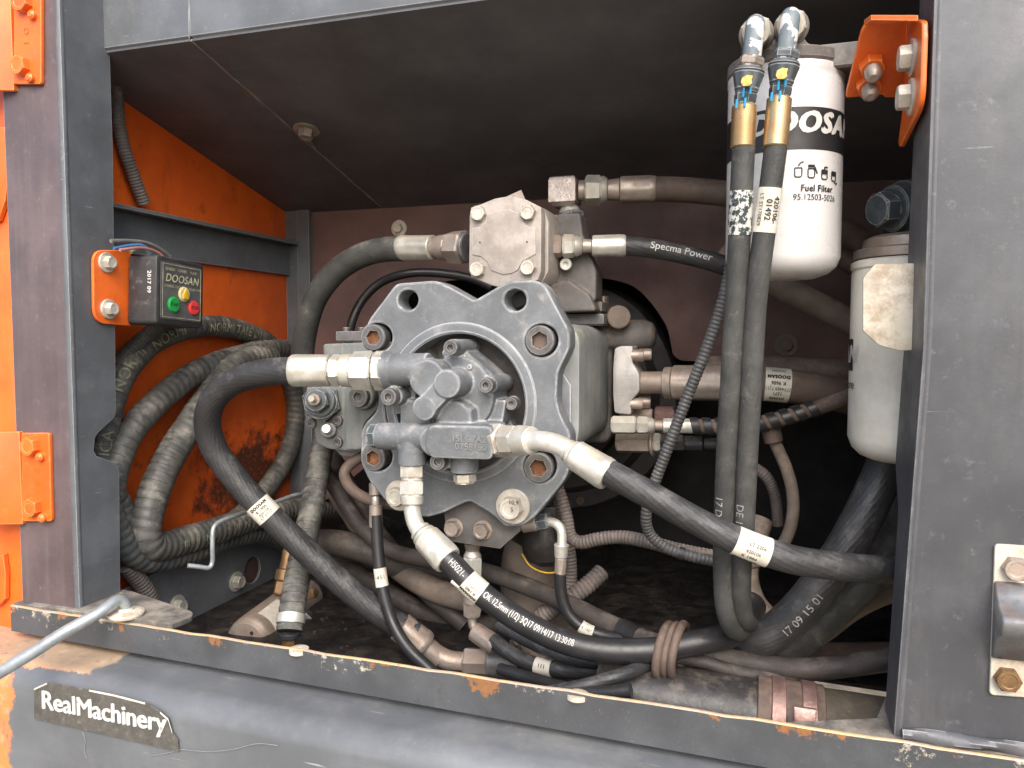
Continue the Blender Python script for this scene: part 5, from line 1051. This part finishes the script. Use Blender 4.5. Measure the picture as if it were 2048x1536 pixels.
# ------------------------------------------------------------------ conduits and cables
hose('conduit', 'grey dusty corrugated conduit hanging at the left behind the post', [(222, 60, dict(X=-.868)), (226, 120, dict(X=-.868)), (233, 180, dict(X=-.868)), (238, 250, dict(X=-.868)), (252, 310, dict(X=-.868)), (270, 360, dict(X=-.868)), (288, 408, dict(X=-.868))], 12.5, CONDT, cat='conduit', corr=(.0045, .14), step=.003)
hose('conduit', 'short pale corrugated conduit under the control box', [(350, 630, dict(X=-.84)), (322, 650, dict(X=-.845)), (290, 674, dict(X=-.852)), (262, 700, dict(X=-.86)), (235, 730, dict(X=-.87))], 15, CONDUIT, cat='conduit', corr=(.0045, .12), step=.003)
h = hose('conduit', 'grey corrugated conduit slanting down beside the twin hoses', [(1466, 500, .16), (1456, 560, .16), (1440, 620, .16), (1412, 700, .16), (1376, 790, .16), (1338, 890, .16), (1308, 970, .165), (1292, 1030, .17), (1300, 1068, .18), (1330, 1094, .18), (1380, 1112, .18), (1430, 1122, .19), (1480, 1126, .20)], 11, CONDUIT, cat='conduit', corr=(.0048, .16), step=.003, at=5)
sB = near_s(h, 1365, 1106); band(h, sB - .003, sB + .003, BPLAST, .0015, 'cable_tie')
h = hose('conduit', 'dark corrugated conduit branching at the right of the pump to the twin hoses', [(1095, 930, .25), (1118, 985, .24), (1132, 1030, .235), (1142, 1075, .23), (1160, 1085, .23), (1195, 1078, .23), (1240, 1074, .23), (1290, 1082, .225), (1350, 1098, .22), (1420, 1112, .22), (1480, 1120, .22)], 13, CONDT, cat='conduit', corr=(.0048, .14), step=.003, at=5)
hose('conduit', 'corrugated conduit passing behind the printed bottom hose', [(1205, 1142, .30), (1180, 1166, .285), (1140, 1195, .27), (1095, 1225, .265), (1055, 1258, .26), (1035, 1290, .26)], 17, CONDT, cat='conduit', corr=(.006, .14), step=.003)
hose('conduit', 'corrugated conduit running down by the pump toward the fan of hoses', [(1100, 940, .29), (1118, 1010, .29), (1135, 1080, .28), (1142, 1140, .28), (1138, 1200, .28)], 12, CONDT, cat='conduit', corr=(.0048, .14), step=.003)
hose('cable', 'thin black cable curving behind the clear gap left of the gear pump', [(985, 575, .44), (940, 556, .44), (860, 545, .43), (810, 548, .42), (760, 566, .42), (725, 600, .41), (705, 640, .40), (696, 690, .40)], 9, RUBSM, cat='cable')
hose('cable', 'thin tan cable looping down right of the twin hoses', [(1540, 860, .32), (1552, 890, .32), (1572, 935, .32), (1585, 985, .32), (1584, 1040, .32), (1565, 1090, .32), (1530, 1118, .31), (1480, 1130, .30)], 12, RUBT, cat='cable')
h = hose('cable', 'second tan cable arching close behind the twin hoses', [(1500, 930, .36), (1530, 950, .36), (1550, 990, .37), (1556, 1050, .38)], 11, CONDT, cat='cable', corr=(.004, .12))
t = thing('cable_clamp', 'small brown clamp holding the tan cable', 'clamp', P(1545, 865, Y=.32))
fit(t, P(1540, 850, Y=.315), P(1548, 885, Y=.315), [('clamp_ring', 0, 1, 20, 18, 'c', RUBR)])
# ------------------------------------------------------------------ heavy hoses low on the right
h = hose('suction_hose', 'heavy black embossed hose making a U bend low right of the twin hoses', [(1790, 880, .22), (1764, 950, .21), (1732, 1020, .20), (1695, 1090, .19), (1655, 1150, .185), (1610, 1208, .18), (1560, 1256, .18), (1520, 1280, .18), (1493, 1277, .19), (1482, 1258, .21), (1484, 1236, .24), (1500, 1215, .28)], 38, RUBD, at=4)
h.body.data.materials[0] = RUBBER
path_text(h.path, h.r, '17 09 15 01', near_s(h, 1600, 1222), .0125, INKG, h.root, ang=-.35, flip=True)
hose('suction_hose', 'heavy dusty black hose close behind the embossed U bend hose', [(1850, 960, .27), (1805, 1050, .26), (1760, 1120, .25), (1700, 1190, .24), (1640, 1245, .23), (1590, 1285, .225), (1545, 1300, .225)], 34, RUBD, at=3)
hose('suction_hose', 'tan dusty hose disappearing to the right behind the post', [(1570, 1300, .28), (1640, 1260, .28), (1700, 1215, .29), (1760, 1185, .30), (1850, 1160, .32)], 26, RUBT)
hose('suction_hose', 'tan dusty hose stub rising behind the bend of the embossed hose', [(1560, 1252, .27), (1530, 1235, .28), (1505, 1205, .29), (1490, 1150, .31), (1505, 1090, .33), (1520, 1040, .35)], 27, RUBT)
hose('coolant_pipe', 'brown pipe slanting down behind the hanging white filter to the second filter', [(1440, 505, .40), (1500, 540, .40), (1560, 572, .40), (1640, 612, .41), (1720, 655, .42), (1800, 700, .43)], 25, RUBT, cat='pipe')
hose('coolant_pipe', 'dark brown pipe slanting behind the catch plate', [(1640, 480, .46), (1700, 520, .46), (1760, 560, .46)], 24, RUBR, cat='pipe')
hose('coolant_pipe', 'dull red brown rail lying level in the dark lower right', [(1480, 1305, .34), (1600, 1308, .34), (1720, 1308, .34), (1830, 1306, .34)], 22, RUBR, cat='pipe')
# big pipe along the sill and its clamped duct
h = hose('air_pipe', 'shiny black pipe behind the sill, clamped with two steel bands to an olive duct', [(1200, 1382, .13), (1260, 1392, .13), (1330, 1404, .13), (1430, 1421, .13), (1516, 1436, .13)], 72, BLKPIPE, cat='pipe', seg=40, at=2)
def pipe(pts, r, m, nm): part(nm, tube_mesh(Path([P(*q) for q in pts], .004), r, 40), m, h.root)
ax0, ax1 = P(1512, 1435, Y=.13), P(1900, 1500, Y=.13); dv = (ax1 - ax0); lx = dv.length
def seg_(f0, f1, r, m, nm): mb = MB(); mb.lathe(axisM(ax0, dv), [(f0 * lx, r * .97), (f0 * lx + .001, r), (f1 * lx - .001, r), (f1 * lx, r * .97)], 48); return part(nm, mb.mesh(nm), m, h.root)
seg_(0, .36, h.r + .0035, RUBR, 'rubber_sleeve'); seg_(.075, .155, h.r + .0055, PINKST, 'pipe_clamp'); c2_ = seg_(.235, .315, h.r + .0055, PINKST, 'pipe_clamp'); seg_(.30, 1, h.r + .001, DUCT, 'olive_duct')
o = P(1609, 1440, Y=.055); mb = MB(); mb.box((-.012, -.011, -.006), (.012, .011, .006), .002, M=axisM(o, (0, -1, .35))); mb.lathe(axisM(o + Vector((-.012, -.004, -.012)), (1, 0, -.2)), [(0, .006), (.024, .006)], 14); part('clamp_screw', mb.mesh('clamp_screw'), PINKST, c2_)
# ------------------------------------------------------------------ shadowed things low behind the pump
t = thing('breather_canister', 'black rounded canister with yellow edge behind the bent elbow', 'canister', P(1090, 1100, Y=.30))
o = P(1095, 1085, Y=.30); mb = MB(); mb.lathe(axisM(o, (.1, -.2, -1)), [(-.05, .034), (-.01, .038), (.012, .036), (.026, .028), (.033, .014)], 36); part('canister_body', mb.mesh('canister_body'), BLKPIPE, t)
pt = Path([P(1044, 1108, Y=.27), P(1060, 1132, Y=.265), P(1095, 1146, Y=.262), P(1130, 1140, Y=.262)], .003); part('yellow_edge', tube_mesh(pt, .0012, 8), YELLOW, t)
hose('intake_pipe', 'wide tan intake pipe running down beneath the black canister', [(1075, 1080, .36), (1062, 1150, .36), (1070, 1220, .36), (1105, 1290, .35), (1150, 1340, .33), (1230, 1400, .30)], 62, RUBT, cat='pipe', seg=36)
t = thing('pipe_bracket', 'brown steel bracket with one bolt beside the printed hose', 'bracket', P(1060, 1310, Y=.25))
mb = MB(); mb.prism(FY(.245), rpoly(py2([(1035, 1300), (1050, 1282), (1082, 1285), (1092, 1320), (1080, 1345), (1030, 1350)], .245), .003), -.03, 0, .0015); part('bracket_plate', mb.mesh('bracket_plate'), RUBT, t)
o = P(1068, 1318, Y=.245); put('hex_bolt', hexbolt(.0095, .008), ZDUST, t, o, (0, -1, 0), .5)
t = thing('suction_flange', 'dark cast flange where the looping hose enters at the floor', 'fitting', P(1000, 1345, Y=.27))
mb = MB(); p = P(1000, 1340, Y=.27); mb.box((p.x - .025, .245, p.z - .04), (p.x + .022, .30, p.z + .02), .004); part('flange_block', mb.mesh('flange_block'), RUBR, t)
